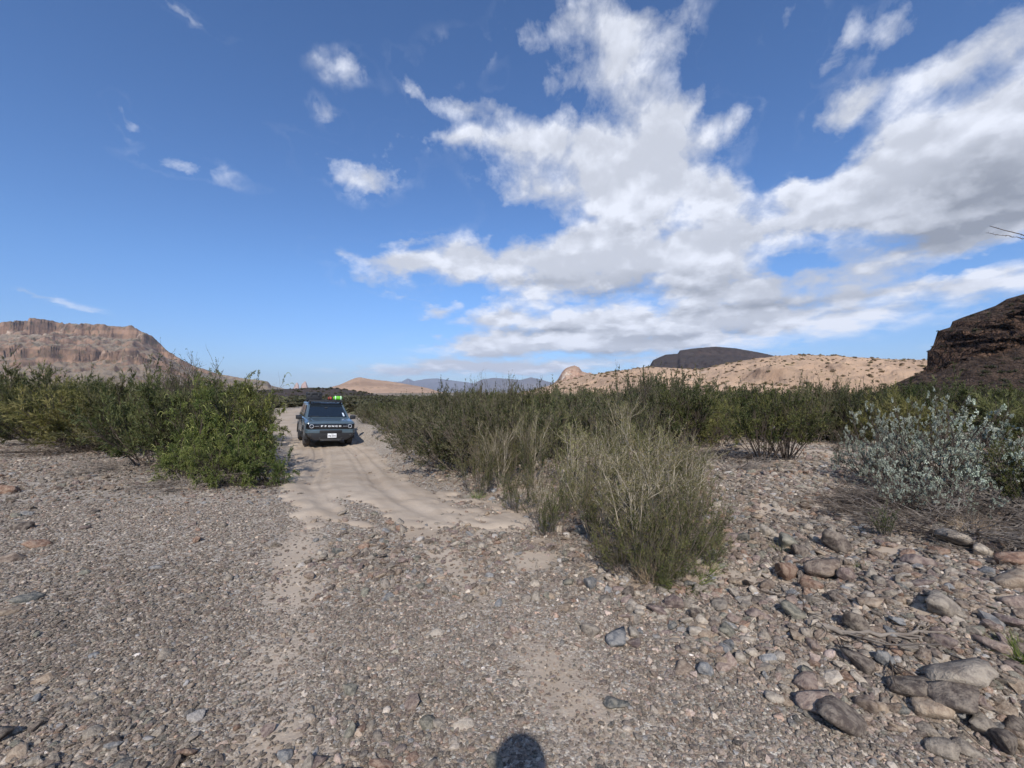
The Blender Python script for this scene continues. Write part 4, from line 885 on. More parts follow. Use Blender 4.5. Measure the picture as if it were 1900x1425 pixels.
# the countless rest of the gravel: one object of instanced stones
def scatter(name, label, xyz, scl, rot, tint, meshes, weights=None):
    cl = bpy.data.collections.new(name + '_shapes')
    for i, me in enumerate(meshes):
        o = bpy.data.objects.new(name + '_shape', me); cl.objects.link(o)
    n = len(xyz); me = bpy.data.meshes.new(name); me.vertices.add(n); me.vertices.foreach_set('co', np.asarray(xyz, np.float32).ravel())
    for an, typ, av, key in (('scl', 'FLOAT_VECTOR', scl, 'vector'), ('rot', 'FLOAT_VECTOR', rot, 'vector')):
        a = me.attributes.new(an, typ, 'POINT'); a.data.foreach_set(key, np.asarray(av, np.float32).ravel())
    a = me.attributes.new('tint', 'FLOAT_COLOR', 'POINT'); a.data.foreach_set('color', np.c_[tint, np.ones(n)].astype(np.float32).ravel())
    a = me.attributes.new('pick', 'INT', 'POINT'); a.data.foreach_set('value', np.random.default_rng(4).integers(0, len(meshes), n).astype(np.int32))
    me.update(); ob = link(name, me); tag(ob, label, kind='stuff')
    ng = bpy.data.node_groups.new(name + '_nodes', 'GeometryNodeTree')
    ng.interface.new_socket('Geometry', in_out='INPUT', socket_type='NodeSocketGeometry'); ng.interface.new_socket('Geometry', in_out='OUTPUT', socket_type='NodeSocketGeometry')
    N, L = ng.nodes, ng.links; gi = N.new('NodeGroupInput'); go = N.new('NodeGroupOutput')
    ci = N.new('GeometryNodeCollectionInfo'); ci.inputs['Collection'].default_value = cl; ci.inputs['Separate Children'].default_value = True; ci.inputs['Reset Children'].default_value = True
    ip = N.new('GeometryNodeInstanceOnPoints'); ip.inputs['Pick Instance'].default_value = True
    def na(nm, ty):
        q = N.new('GeometryNodeInputNamedAttribute'); q.data_type = ty; q.inputs['Name'].default_value = nm; return q.outputs['Attribute']
    er = N.new('FunctionNodeEulerToRotation'); L.new(na('rot', 'FLOAT_VECTOR'), er.inputs[0])
    mp = N.new('GeometryNodeMeshToPoints'); L.new(gi.outputs[0], mp.inputs[0])
    L.new(mp.outputs[0], ip.inputs['Points']); L.new(ci.outputs[0], ip.inputs['Instance']); L.new(na('pick', 'INT'), ip.inputs['Instance Index'])
    L.new(er.outputs[0], ip.inputs['Rotation']); L.new(na('scl', 'FLOAT_VECTOR'), ip.inputs['Scale']); L.new(ip.outputs[0], go.inputs[0])
    md = ob.modifiers.new('scatter', 'NODES'); md.node_group = ng
    return ob
SMALL = [stone_mesh('pebble', 500 + i, 2 if i < 3 else 1, [.6, .45, .7, .35, .55, .5][i], M_STONE_I) for i in range(6)]
palA = np.array([PAL[c] for c in cn]) * .72 + np.array([.245, .200, .165]) * .28
def gravel(n, y0, y1, smin, smax, seed, bankonly=0.0, p=2.2, halfang=1.5):
    n = int(n * halfang / 1.28)
    r = np.random.default_rng(seed)
    y = np.sqrt(r.uniform(y0 * y0, y1 * y1, n)); x = r.uniform(-1, 1, n) * halfang * y
    inb, st = zone_size(x, y); sd = sand(x, y)
    rough_ = np.clip(inb + st, 0, 1)
    patch = .5 + .5 * fbm(x * .8, y * .8, 6, oct=4, seed=seed)
    keep = r.random(n) < (1 - sd) ** 1.3 * np.where(bankonly > 0, rough_ * bankonly + (1 - bankonly) * .15 * patch, .45 + .55 * patch) + (.03 if smax < .04 else .006)
    x, y, sd, rough_ = x[keep], y[keep], sd[keep], rough_[keep]; n = len(x)
    s = smin + (smax - smin) * r.random(n) ** p
    if bankonly == 0: s = s * (1 + .5 * rough_)
    s = s * .5; z = height(x, y) + .012 * fbm(x / .22, y / .22, 7, oct=3, seed=31) * (1 - .7 * sd)
    fl = r.uniform(.65, 1.05, n); scl = np.c_[s, s * r.uniform(.75, 1.1, n), s * fl]
    rot = np.c_[r.normal(0, .35, n), r.normal(0, .35, n), r.uniform(0, 6.28, n)]
    w2 = wts.copy(); w2 = w2 / w2.sum(); t = palA[r.choice(len(cn), n, p=w2)] * r.uniform(.75, 1.2, (n, 1))
    if smax < .06: t = (t * .72 + np.array([.30, .262, .222]) * .28) * r.choice([.62, 1.0, 1.3, 2.1], n, p=[.3, .37, .21, .12])[:, None]
    t = t * (1 + .30 * fbm(x / 1.6, y / 1.6, 8, oct=4, seed=91) - .10 * ss(-x, 1, 4))[:, None]
    return np.c_[x, y, z + s * r.uniform(.0, .35, n)], scl, rot, t
sets = [gravel(95000, 1.55, 3.4, .009, .030, 1), gravel(80000, 3.4, 6.5, .016, .042, 2), gravel(60000, 6.5, 15, .03, .075, 3), gravel(16000, 1.55, 4.2, .02, .055, 4, 0, 3.0),
        gravel(22000, 1.6, 6.0, .030, .125, 5, .95, 2.6), gravel(15000, 5.0, 11, .04, .16, 6, .9, 2.5), gravel(8000, 11, 19, .06, .2, 7, .6, 2.4)]
scatter('gravel', 'countless mixed pebbles and cobbles strewn over the wash', *[np.concatenate([s_[i] for s_ in sets]) for i in range(4)], SMALL)

# ------------------------------------------------------------------ scrub on the far slopes
def scrub_mesh(name, seed, m1):
    r = np.random.default_rng(seed); b, d = fan(14, r, .15, (.1, 1.2)); S = grow(b, d, r.uniform(.5, 1, 14), 3, r, .15)
    V, Fq, tn = blades(S, 230, .42, .17, r, .3, 1.0)
    return new_mesh(name, V, Fq, False, [m1], attrs={'tint': tn})
from mathutils.bvhtree import BVHTree
def on_object(o, n, xr, yr, seed, smin, smax, meshes, name, label, exclude=None, zmin=None):
    me = o.data; co = np.empty(len(me.vertices) * 3, np.float32); me.vertices.foreach_get('co', co); co = co.reshape(-1, 3)
    bv = BVHTree.FromPolygons([tuple(c) for c in co], [tuple(p_.vertices) for p_ in me.polygons])
    r = np.random.default_rng(seed); out = []
    for k in range(n):
        x, y = r.uniform(*xr), r.uniform(*yr); hit = bv.ray_cast(Vector((x, y, 900)), Vector((0, 0, -1)))
        if hit[0] is not None and float(vnoise([[x / 9, y / 9, 1.]], 3)[0]) > r.uniform(-1.0, .45): out.append(hit[0][:])
    out = np.array(out); m_ = len(out); s = smin + (smax - smin) * r.random(m_) ** 1.8
    out[:, 2] -= .05 * s
    return scatter(name, label, out, np.c_[s * r.uniform(1, 1.6, m_), s * r.uniform(1, 1.6, m_), s], np.c_[np.zeros(m_), np.zeros(m_), r.uniform(0, 6.28, m_)], np.ones((m_, 3)) * .5, meshes)
M_L_SCRUB = foliage_material('ridge_scrub_leaves', (.19, .15, .08), (.30, .235, .14), .1)
M_L_DSCRUB = foliage_material('dark_scrub_leaves', (.055, .055, .028), (.11, .10, .055), .1)
scA = [scrub_mesh('scrub', 700 + i, M_L_SCRUB) for i in range(3)]; scB = [scrub_mesh('scrub', 710 + i, M_L_DSCRUB) for i in range(3)]
OB = {o.get('label'): o for o in COL.objects if o.get('kind') == 'structure'}
on_object(OB['long pale sandy ridge dotted with scrub'], 5200, (-5, 290), (76, 196), 1, .2, .75, scA, 'ridge_scrub', 'low dry scrub dotted over the pale sandy ridge')
on_object(OB['low dark scrubby hill behind the parked car'], 1000, (-110, -20), (60, 152), 2, .25, .65, scB, 'hill_scrub', 'dark scrub dotted over the low hill behind the car')
on_object(OB['dark craggy basalt cliff at the right edge'], 1500, (40, 130), (44, 92), 3, .15, .5, scB, 'cliff_scrub', 'dark scrub on the scree and top of the cliff')
# distant scrub on the flats, reads as one mass
r = np.random.default_rng(8); n = 5200; Y = r.uniform(34, 110, n); X = r.uniform(-1.35, 1.35, n) * Y
k_ = ~((np.abs(X - track_c(Y)) < 3) & (Y < 60)) & ~((X > .78 * Y) & (Y > 43)); X, Y = X[k_], Y[k_]; n = len(X); s = r.uniform(.6, 1.15, n)
scatter('scrub', 'distant dark green scrub covering the flat beyond the thickets', np.c_[X, Y, height(X, Y) - .1], np.c_[s * 1.4, s * 1.4, s], np.c_[np.zeros(n), np.zeros(n), r.uniform(0, 6.28, n)], np.ones((n, 3)) * .5, scB)

# ------------------------------------------------------------------ grass tufts
def tuft(px, py, hpx, lab, dry=False, n=90, lean=(.1, 1.1), grp=None):
    x, y, z = at(px, py); H = hpx / F * y; r = np.random.default_rng(int(px)); b, d = fan(n, r, H * .35, lean)
    S = grow(b, d, r.uniform(.6, 1.1, n) * H, 4, r, .1, -.12)
    T = unit(np.gradient(S, axis=1)); sd_ = unit(np.cross(T, r.normal(size=(n, 1, 3)))); wv_ = np.linspace(1, .1, 5)[None, :, None] * .0035
    V = np.stack([S - sd_ * wv_, S + sd_ * wv_], 2).reshape(-1, 3); a = (np.arange(n) * 10)[:, None] + np.arange(4)[None] * 2
    Fq = np.stack([a, a + 1, a + 3, a + 2], -1).reshape(-1, 4)
    o = link('grass_tuft', new_mesh('grass_tuft', V, Fq, False, [M_L_DRY if dry else M_L_GRASS], attrs={'tint': np.repeat(r.random(n), 10)}), None, (x, y, z))
    tag(o, lab, 'grass tuft', grp)
tuft(1440,1020,26,'small bright green grass tuft behind the dark round stone', n=70)
tuft(1600,1054,24,'green grass tuft on the cobbles right of the large brown boulder', n=80)
tuft(1265,1085,60,'long green grass tussock drooping from the point of the bank', n=320, lean=(.6, 1.5))
tuft(1210,1075,55,'dry straw tussock at the foot of the nearest broom shrub', True, n=200)
tuft(1300,1060,50,'drooping olive grass beside the long green tussock', n=160, lean=(.5, 1.4))
tuft(1895,1215,58,'dark green grass tuft cut by the right edge', n=200)
tuft(1690,1150,40,'dry brown grass tuft above the driftwood', True, n=120, lean=(.6, 1.5))
tuft(1800,985,48,'dry straw tuft below the silver shrubs', True, n=160, lean=(.2, 1.3))
tuft(885,925,26,'green grass sprig at the track edge', n=60)
tuft(168,860,10,'tiny green weed on the left gravel', n=40)
tuft(1140,1040,34,'dry straw tuft in front of the broom shrubs', True, n=110)
tuft(1320,1010,50,'brown dry tuft at the right side of the broom shrubs', True, n=150)

# ------------------------------------------------------------------ driftwood and fallen twigs
def driftwood(pts, r0, lab, nb, seed, mt):
    rd = np.random.default_rng(seed); C0 = np.array([(*at(px, py)[:2], 0) for px, py in pts])
    C0[:, 2] = height(C0[:, 0], C0[:, 1]) + r0 * 1.3
    t = np.linspace(0, len(C0) - 1, 14); S = np.stack([np.interp(t, np.arange(len(C0)), C0[:, i]) for i in range(3)], 1)[None] + rd.normal(0, .008, (1, 14, 3))
    s, d, _ = kids(S, nb, rd, .05, 1, .5); d[:, 2] = np.abs(d[:, 2]) * .15; B = grow(s, d, rd.uniform(.15, .6, len(s)), 6, rd, .3, -.02)
    B[:, :, 2] = np.maximum(B[:, :, 2], height(B[:, :, 0], B[:, :, 1]) + .01)
    root = bpy.data.objects.new('driftwood', None); COL.objects.link(root); root.location = C0[0]; tag(root, lab, 'dead branch')
    v, f_ = tubes(S, [r0], [r0 * .35], 7); link('branch', new_mesh('branch', v - C0[0], f_, True, [mt]), root)
    v, f_ = tubes(B, np.full(len(B), r0 * .4), np.full(len(B), r0 * .12), 4); c = link('twigs', new_mesh('twigs', v - C0[0], f_, True, [mt]), root); c['kind'] = 'stuff'
driftwood([(1495,1158),(1560,1176),(1640,1180),(1735,1172)], .020, 'main grey driftwood branch lying across the cobbles', 10, 1, M_W_GREY)
driftwood([(1655,1178),(1632,1215),(1650,1240),(1700,1262)], .011, 'crooked brown root hanging down from the driftwood', 7, 2, M_W_DARK)
driftwood([(1352,1078),(1400,1092),(1440,1108),(1475,1108)], .009, 'thin dark twig lying above the sandy pocket', 9, 3, M_W_DARK)
driftwood([(1478,1108),(1495,1145),(1525,1165),(1560,1190)], .009, 'thin crooked twig joining the driftwood from above', 8, 4, M_W_DARK)
driftwood([(1600,1060),(1660,1062),(1740,1068),(1800,1072)], .006, 'long thin pale stick high on the cobble bank', 3, 5, M_W_GREY)
driftwood([(1700,965),(1760,985),(1840,1000),(1930,1030)], .014, 'grey fallen branch below the dead brush at the right', 8, 6, M_W_GREY)

# bare tree just outside the right edge; the tip of one limb reaches into view
def bare_tree():
    rd = np.random.default_rng(5); bx, by = 7.4, 4.9; z0 = float(height(np.array([bx]), np.array([by]))[0])
    tip = np.array([(1843 - 950) / F * 5.0, 5.0, EYE + (HY - 417) / F * 5.0]); root = bpy.data.objects.new('bare_tree', None); COL.objects.link(root); root.location = (bx, by, z0)
    tag(root, 'bare thorny branch tip reaching in against the clouds at the right edge', 'tree')
    T0 = np.array([(bx, by, z0 - .1), (bx + .05, by, z0 + 1.2), (bx - .1, by + .05, z0 + 2.4), (bx + .1, by, z0 + 3.4), (bx, by + .1, z0 + 4.6)])
    t = np.linspace(0, 4, 16); S = np.stack([np.interp(t, np.arange(5), T0[:, i]) for i in range(3)], 1)[None]; o0 = np.array([bx, by, z0])
    v, f_ = tubes(S, [.07], [.012], 8); link('trunk', new_mesh('trunk', v - o0, f_, True, [M_W_DARK]), root)
    a = T0[3]; L0 = np.stack([a, a * .5 + tip * .5 + np.array([0, 0, -.28]), tip]); t = np.linspace(0, 2, 12); L1 = np.stack([np.interp(t, np.arange(3), L0[:, i]) for i in range(3)], 1)[None] + rd.normal(0, .008, (1, 12, 3)); L1[0, -1] = tip
    s2 = L1[0, 8]; tip2 = np.array([(1836 - 950) / F * 5.0, 5.0, EYE + (HY - 430) / F * 5.0]); L2 = np.linspace(s2, tip2, 12)[None] + rd.normal(0, .004, (1, 12, 3))
    s, d, _ = kids(S, 14, rd, .35, 1, .8); d[:, 0] = np.abs(d[:, 0]); B = grow(s, d, rd.uniform(.4, 1.1, len(s)), 6, rd, .15, .04)
    Th, dT, _ = kids(np.concatenate([L1, L2]), 22, rd, .1, 1, 1.2); TH = grow(Th, dT, np.full(len(Th), .018), 1, rd)
    v, f_ = cat([tubes(L1, [.012], [.0032], 5), tubes(L2, [.005], [.0018], 5), tubes(TH, np.full(len(TH), .0022), np.full(len(TH), .0006)), tubes(B, np.full(len(B), .012), np.full(len(B), .003), 4)])
    link('limbs', new_mesh('limbs', v - o0, f_, True, [M_W_DARK]), root)['kind'] = 'stuff'
bare_tree()
# ------------------------------------------------------------------ the parked car
M_PAINT = simple('area_blue_grey_paint', (.088, .128, .155), .32, .25, .06, 3, coat=.7)
M_BLK = simple('black_plastic', (.016, .016, .018), .55, 0, .15, 40, bump=.1)
M_GLOSS = simple('gloss_black', (.010, .010, .012), .22, 0, .05, 5, coat=.4)
M_GLASS = simple('dark_window_glass', (.012, .017, .022), .04, 0, .05, 3, coat=1.0)
M_TYRE = simple('dusty_tyre', (.055, .05, .047), .9, 0, .3, 25, bump=.3)
M_RIM = simple('dark_alloy', (.10, .10, .105), .4, .8, .1, 20)
M_CHR = simple('pale_light_guide', (.42, .44, .48), .3, 0, .03, 20)
M_WHT = simple('white_lettering', (.82, .83, .84), .45, 0, .02, 20)
M_PLATE = simple('plate_white', (.78, .79, .80), .5, 0, .02, 20)
M_INK = simple('plate_ink', (.02, .02, .035), .6, 0, .02, 20)
M_SKID = simple('skid_plate_grey', (.05, .05, .05), .5, .2, .1, 20)
M_LIME = simple('lime_fabric', (.13, .48, .03), .6, 0, .12, 12, bump=.2)
M_RED = simple('faded_red_fabric', (.34, .06, .04), .7, 0, .2, 14, bump=.3)
M_STK = simple('sticker', (.6, .68, .75), .5, 0, .3, 30)
CAR = bpy.data.objects.new('parked_car', None); COL.objects.link(CAR)
CARX, CARY = -7.30, 17.15
CAR.location = (CARX, CARY, float(height(np.array([-8.6]), np.array([19.2]))[0]) + .01); CAR.rotation_euler = (0, math.radians(1.9), math.radians(30.5))
tag(CAR, 'dusty blue grey off-road SUV facing the viewer on the sandy track', 'car')
def from_bm(name, bm, m_, parent, bevel=0.0, smooth=True, seg=2, keep=False):
    bmesh.ops.recalc_face_normals(bm, faces=bm.faces)
    if bevel: bmesh.ops.bevel(bm, geom=[e for e in bm.edges if len(e.link_faces) == 2 and e.calc_face_angle(0) > .35], offset=bevel, segments=seg, profile=.6, affect='EDGES', clamp_overlap=True)
    me = bpy.data.meshes.new(name); bm.to_mesh(me); bm.free(); me.materials.append(m_)
    if smooth:
        for p_ in me.polygons: p_.use_smooth = True
        me.set_sharp_from_angle(angle=math.radians(35))
    return link(name, me, parent)
def box_bm(x0, x1, y0, y1, z0, z1, bm=None, taper=0):
    bm = bm or bmesh.new(); c = [bm.verts.new((x + (taper if (z == z1 and x == x0) else -taper if (z == z1) else 0), y, z)) for z in (z0, z1) for y in (y0, y1) for x in (x0, x1)]
    for f_ in ((0,1,3,2),(4,6,7,5),(0,4,5,1),(1,5,7,3),(3,7,6,2),(2,6,4,0)): bm.faces.new([c[i] for i in f_])
    return bm
def loft_bm(secs):
    bm = bmesh.new(); R_ = []
    for (y, pts) in secs: R_.append([bm.verts.new((x, y, z)) for x, z in pts])
    n = len(R_[0])
    for a, b_ in zip(R_, R_[1:]):
        for i in range(n): bm.faces.new((a[i], a[(i + 1) % n], b_[(i + 1) % n], b_[i]))
    bm.faces.new(R_[0][::-1]); bm.faces.new(R_[-1]); return bm
def sec(y, b_, m1, t_, z0, z1, z2, z3, cr=.02):
    L_ = [(-b_, z0), (-m1, z1), (-m1, z2), (-t_, z3), (-t_ * .5, z3 + cr)]
    return (y, L_ + [(-x, z) for x, z in L_[::-1]])
def lathe_bm(prof, n=28, axis='x'):
    bm = bmesh.new(); R_ = [[bm.verts.new((x, r * math.cos(2 * PI * i / n), r * math.sin(2 * PI * i / n))) for i in range(n)] for x, r in prof]
    for a, b_ in zip(R_, R_[1:]):
        for i in range(n): bm.faces.new((a[i], a[(i + 1) % n], b_[(i + 1) % n], b_[i]))
    if prof[0][1] > 0: bm.faces.new(R_[0][::-1])
    if prof[-1][1] > 0: bm.faces.new(R_[-1])
    return bm
from_bm('body', loft_bm([sec(.07, .82, .87, .80, .56, .62, .93, .985), sec(.15, .87, .925, .84, .50, .60, .97, 1.03), sec(.5, .88, .945, .85, .45, .58, 1.0, 1.075), sec(1.2, .88, .945, .87, .42, .58, 1.04, 1.13),
     sec(2.6, .88, .945, .88, .42, .58, 1.05, 1.14), sec(4.15, .88, .94, .87, .45, .58, 1.05, 1.14), sec(4.36, .84, .90, .83, .52, .6, 1.0, 1.10)]), M_PAINT, CAR, .028, seg=3)
for s_ in (-1, 1):   # raised edges of the bonnet
    from_bm('bonnet_ridge', loft_bm([(y, [(s_ * x - .05, z), (s_ * x + .05, z), (s_ * x + .02, z + .018), (s_ * x - .02, z + .018)]) for y, x, z in ((.25, .62, 1.052), (.7, .64, 1.098), (1.15, .66, 1.142))]), M_PAINT, CAR, .006)
# bumper and grille
from_bm('bumper_band', loft_bm([(-.01, [(-.84, .58), (.84, .58), (.82, .71), (-.82, .71)]), (.06, [(-.895, .57), (.895, .57), (.88, .74), (-.88, .74)]), (.16, [(-.93, .57), (.93, .57), (.92, .75), (-.92, .75)])]), M_PAINT, CAR, .015)
g_ = from_bm('grille', loft_bm([(.015, [(-.84, .745), (.84, .745), (.83, .94), (-.83, .94)]), (.12, [(-.915, .742), (.915, .742), (.905, .955), (-.905, .955)])]), M_GLOSS, CAR, .02)
for i in range(5):
    z = .765 + i * .038
    if i != 2: from_bm('slat', box_bm(-.46, .46, .004, .014, z, z + .009), M_RIM, g_, .002)
from_bm('bumper_opening', box_bm(-.42, .42, -.022, .02, .585, .695), M_BLK, CAR, .012)
from_bm('lower_bumper', loft_bm([(-.005, [(-.56, .30), (.56, .30), (.84, .47), (.87, .575), (-.87, .575), (-.84, .47)]), (.10, [(-.60, .29), (.60, .29), (.92, .48), (.935, .568), (-.935, .568), (-.92, .48)]), (.34, [(-.60, .30), (.60, .30), (.90, .49), (.90, .568), (-.90, .568), (-.90, .49)])]), M_BLK, CAR, .012)
from_bm('skid_plate', loft_bm([(-.02, [(-.36, .27), (.36, .27), (.42, .35), (-.42, .35)]), (.3, [(-.36, .25), (.36, .25), (.42, .34), (-.42, .34)])]), M_SKID, CAR, .01)
for s_ in (-1, 1):
    h = from_bm('headlight', box_bm(s_ * .70 - .135, s_ * .70 + .135, -.004, .08, .77, .935), M_GLOSS, CAR, .02)
    rbm = bmesh.new(); n, k_ = 26, 8
    R_ = [[rbm.verts.new((s_ * .715 + (.068 + .0105 * math.cos(b2)) * math.cos(a), -.008 + .0105 * math.sin(b2), .852 + (.068 + .0105 * math.cos(b2)) * math.sin(a))) for b2 in np.arange(k_) * 2 * PI / k_] for a in np.arange(n) * 2 * PI / n]
    for i in range(n):
        for j in range(k_): rbm.faces.new((R_[i][j], R_[(i + 1) % n][j], R_[(i + 1) % n][(j + 1) % k_], R_[i][(j + 1) % k_]))
    from_bm('light_ring', rbm, M_CHR, h)
    lb = lathe_bm([(-.012, 0.002), (-.010, .03), (.0, .055), (.02, .056)], 20); l_ = from_bm('lens', lb, M_GLASS, h); l_.location = (s_ * .715, 0, .852); l_.rotation_euler = (0, 0, PI / 2)
    from_bm('light_bar', box_bm(s_ * .53 - .085, s_ * .53 + .085, -.010, .012, .846, .858), M_CHR, CAR, .003)
    fg = lathe_bm([(-.02, .002), (-.016, .03), (.0, .042), (.03, .042)], 18); f0 = from_bm('fog_light', fg, M_SKID, CAR); f0.location = (s_ * .74, .0, .50); f0.rotation_euler = (0, 0, PI / 2)
    from_bm('tow_hook', box_bm(s_ * .40 - .03, s_ * .40 + .03, -.035, .0, .36, .40), M_SKID, CAR, .01)
def text(name, body, size, m_, parent, loc, wx=1.0, ext=.004, width=None, off=0.0):
    cu = bpy.data.curves.new(name, 'FONT'); cu.body = body; cu.size = size; cu.align_x = 'CENTER'; cu.align_y = 'CENTER'; cu.extrude = ext; cu.offset = off
    cu.materials.append(m_); o = link(name, cu, parent, loc, (PI / 2, 0, 0)); bpy.context.view_layer.update()
    if width: wx = width / max(.001, o.dimensions.x)
    me = bpy.data.meshes.new_from_object(o.evaluated_get(bpy.context.evaluated_depsgraph_get())); bpy.data.objects.remove(o)
    o = link(name, me, parent, loc, (PI / 2, 0, 0), (wx, 1, 1)); return o
for i, ch in enumerate('BRONCO'):
    text('letter', ch, .082, M_WHT, g_, (-.335 + i * .134, .0, .852), width=.092, ext=.006, off=.003)['label'] = 'white capital ' + ch
pl = from_bm('licence_plate', box_bm(.045 - .165, .045 + .165, -.032, -.018, .395, .56), M_PLATE, CAR, .004)
text('plate_number', 'PBJ\u00b70075', .085, M_INK, pl, (.045, -.034, .465), width=.285, ext=.0015, off=.001); text('plate_state', 'TEXAS', .030, M_INK, pl, (.045, -.034, .535), ext=.001)
# cabin
zb, zt = 1.125, 1.70
cb = [(-.875, 1.12, zb), (.875, 1.12, zb), (.87, 4.30, zb), (-.87, 4.30, zb), (-.70, 1.92, zt), (.70, 1.92, zt), (.71, 4.12, zt), (-.71, 4.12, zt)]
bm = bmesh.new(); c_ = [bm.verts.new(v) for v in cb]
for f_ in ((0,1,5,4),(1,2,6,5),(2,3,7,6),(3,0,4,7),(4,5,6,7),(3,2,1,0)): bm.faces.new([c_[i] for i in f_])
cabin = from_bm('cabin', bm, M_PAINT, CAR, .02)
def pane(name, a, b_, c, d, u0, u1, v0, v1, m_, parent, out=.006, th=.006):
    a, b_, c, d = map(np.array, (a, b_, c, d)); nrm = unit(np.cross(b_ - a, d - a)); q = lambda u, v: (a * (1 - u) + b_ * u) * (1 - v) + (d * (1 - u) + c * u) * v
    pts = [q(u0, v0), q(u1, v0), q(u1, v1), q(u0, v1)]; bm = bmesh.new(); A = [bm.verts.new(p_ + nrm * (out - th)) for p_ in pts]; B = [bm.verts.new(p_ + nrm * out) for p_ in pts]
    bm.faces.new(A[::-1]); bm.faces.new(B)
    for i in range(4): bm.faces.new((A[i], A[(i + 1) % 4], B[(i + 1) % 4], B[i]))
    return from_bm(name, bm, m_, parent)
ws = pane('windscreen', cb[0], cb[1], cb[5], cb[4], .055, .945, .06, .97, M_GLASS, CAR, .022, .02)
pane('sticker', cb[0], cb[1], cb[5], cb[4], .865, .90, .10, .34, M_STK, ws, .026, .003)
pane('dash_cover', cb[0], cb[1], cb[5], cb[4], .10, .30, .075, .10, M_SKID, ws, .026, .003)
mb = from_bm('rear_view_mirror', box_bm(-.06, .06, 0, .02, 0, .035), M_SKID, ws, .006); mb.location = (-.02, 1.62, 1.535)
for (u0, u1) in ((.30, .58), (.60, .93)): pane('side_window', cb[1], cb[2], cb[6], cb[5], u0 - .16, u1 - .06, .10, .90, M_GLASS, CAR, .022, .02)
for (u0, u1) in ((.07, .40), (.42, .84)): pane('side_window', cb[3], cb[0], cb[4], cb[7], u0 + .05, u1, .10, .90, M_GLASS, CAR, .022, .02)
pane('rear_window', cb[2], cb[3], cb[7], cb[6], .1, .9, .15, .88, M_GLASS, CAR, .022, .02)
from_bm('roof', loft_bm([(1.86, [(-.70, 1.69), (.70, 1.69), (.68, 1.725), (-.68, 1.725)]), (2.2, [(-.73, 1.70), (.73, 1.70), (.69, 1.765), (-.69, 1.765)]), (4.1, [(-.73, 1.70), (.73, 1.70), (.69, 1.755), (-.69, 1.755)]), (4.2, [(-.70, 1.69), (.70, 1.69), (.68, 1.71), (-.68, 1.71)])]), M_GLOSS, CAR, .01)
for s_ in (-1, 1):
    m1 = from_bm('door_mirror', loft_bm([(1.36, [(s_ * .95 - 0, 1.06), (s_ * 1.17, 1.08), (s_ * 1.18, 1.20), (s_ * .97, 1.21)]), (1.52, [(s_ * .95, 1.04), (s_ * 1.19, 1.06), (s_ * 1.20, 1.23), (s_ * .97, 1.24)])]), M_BLK, CAR, .018)
    from_bm('bracket', box_bm(min(s_ * .86, s_ * .97), max(s_ * .86, s_ * .97), 1.42, 1.48, 1.07, 1.11), M_BLK, m1, .006)
    from_bm('sill', box_bm(min(s_ * .80, s_ * .955), max(s_ * .80, s_ * .955), 1.32, 3.1, .30, .50), M_BLK, CAR, .02)
    for (y0, y1) in ((1.38, 2.38), (2.41, 3.25)):
        d_ = from_bm('door', box_bm(min(s_ * .93, s_ * .955), max(s_ * .93, s_ * .955), y0, y1, .52, 1.04), M_PAINT, CAR, .01)
        from_bm('handle', box_bm(min(s_ * .95, s_ * .985), max(s_ * .95, s_ * .985), y1 - .28, y1 - .10, .96, .985), M_BLK, d_, .006)
    for yy in (.88, 3.55):
        bm = bmesh.new(); n = 16; an = np.linspace(-.12, PI + .12, n); vv = []
        for a in an:
            ca, sa = math.cos(a), math.sin(a)
            vv.append([bm.verts.new((s_ * x, yy + r_ * ca, .37 + r_ * sa)) for x, r_ in ((.60, .405), (.965, .40), (.965, .475), (.90, .49), (.60, .42))])
        for a, b2 in zip(vv, vv[1:]):
            for i in range(5): bm.faces.new((a[i], a[(i + 1) % 5], b2[(i + 1) % 5], b2[i]))
        bm.faces.new(vv[0]); bm.faces.new(vv[-1][::-1]); from_bm('wheel_arch', bm, M_BLK, CAR)
        wh = bpy.data.objects.new('wheel', None); COL.objects.link(wh); wh.parent = CAR; wh.location = (s_ * .815, yy, .365)
        from_bm('tyre', lathe_bm([(-.115, .22), (-.122, .30), (-.105, .352), (-.07, .366), (0, .37), (.07, .366), (.105, .352), (.122, .30), (.115, .22)], 36), M_TYRE, wh)
        from_bm('rim', lathe_bm([(-.10, .21), (-.10, .225), (.10, .225), (s_ * .06 + .05 if s_ > 0 else .10, .20), (.07, .12), (.10, .05), (.10, .002)] if s_ > 0 else [(-.10, .002), (-.10, .05), (-.07, .12), (-.10, .20), (-.10, .225), (.10, .225), (.10, .21)], 24), M_RIM, wh)
# black roof rack
for s_ in (-1, 1):
    rl = from_bm('rack_rail', box_bm(s_ * .64 - .025, s_ * .64 + .025, 1.85, 3.85, 1.83, 1.875), M_BLK, CAR, .008)
    for y in (2.05, 3.5): from_bm('rack_foot', box_bm(s_ * .62 - .03, s_ * .62 + .03, y - .05, y + .05, 1.74, 1.83), M_BLK, rl, .008)
for i in range(9): from_bm('rack_bar', box_bm(-.64, .64, 1.87 + i * .235, 1.93 + i * .235, 1.835, 1.868), M_BLK, CAR, .006)
from_bm('rack_fairing', box_bm(-.70, .70, 1.80, 1.835, 1.79, 1.87), M_BLK, CAR, .008)
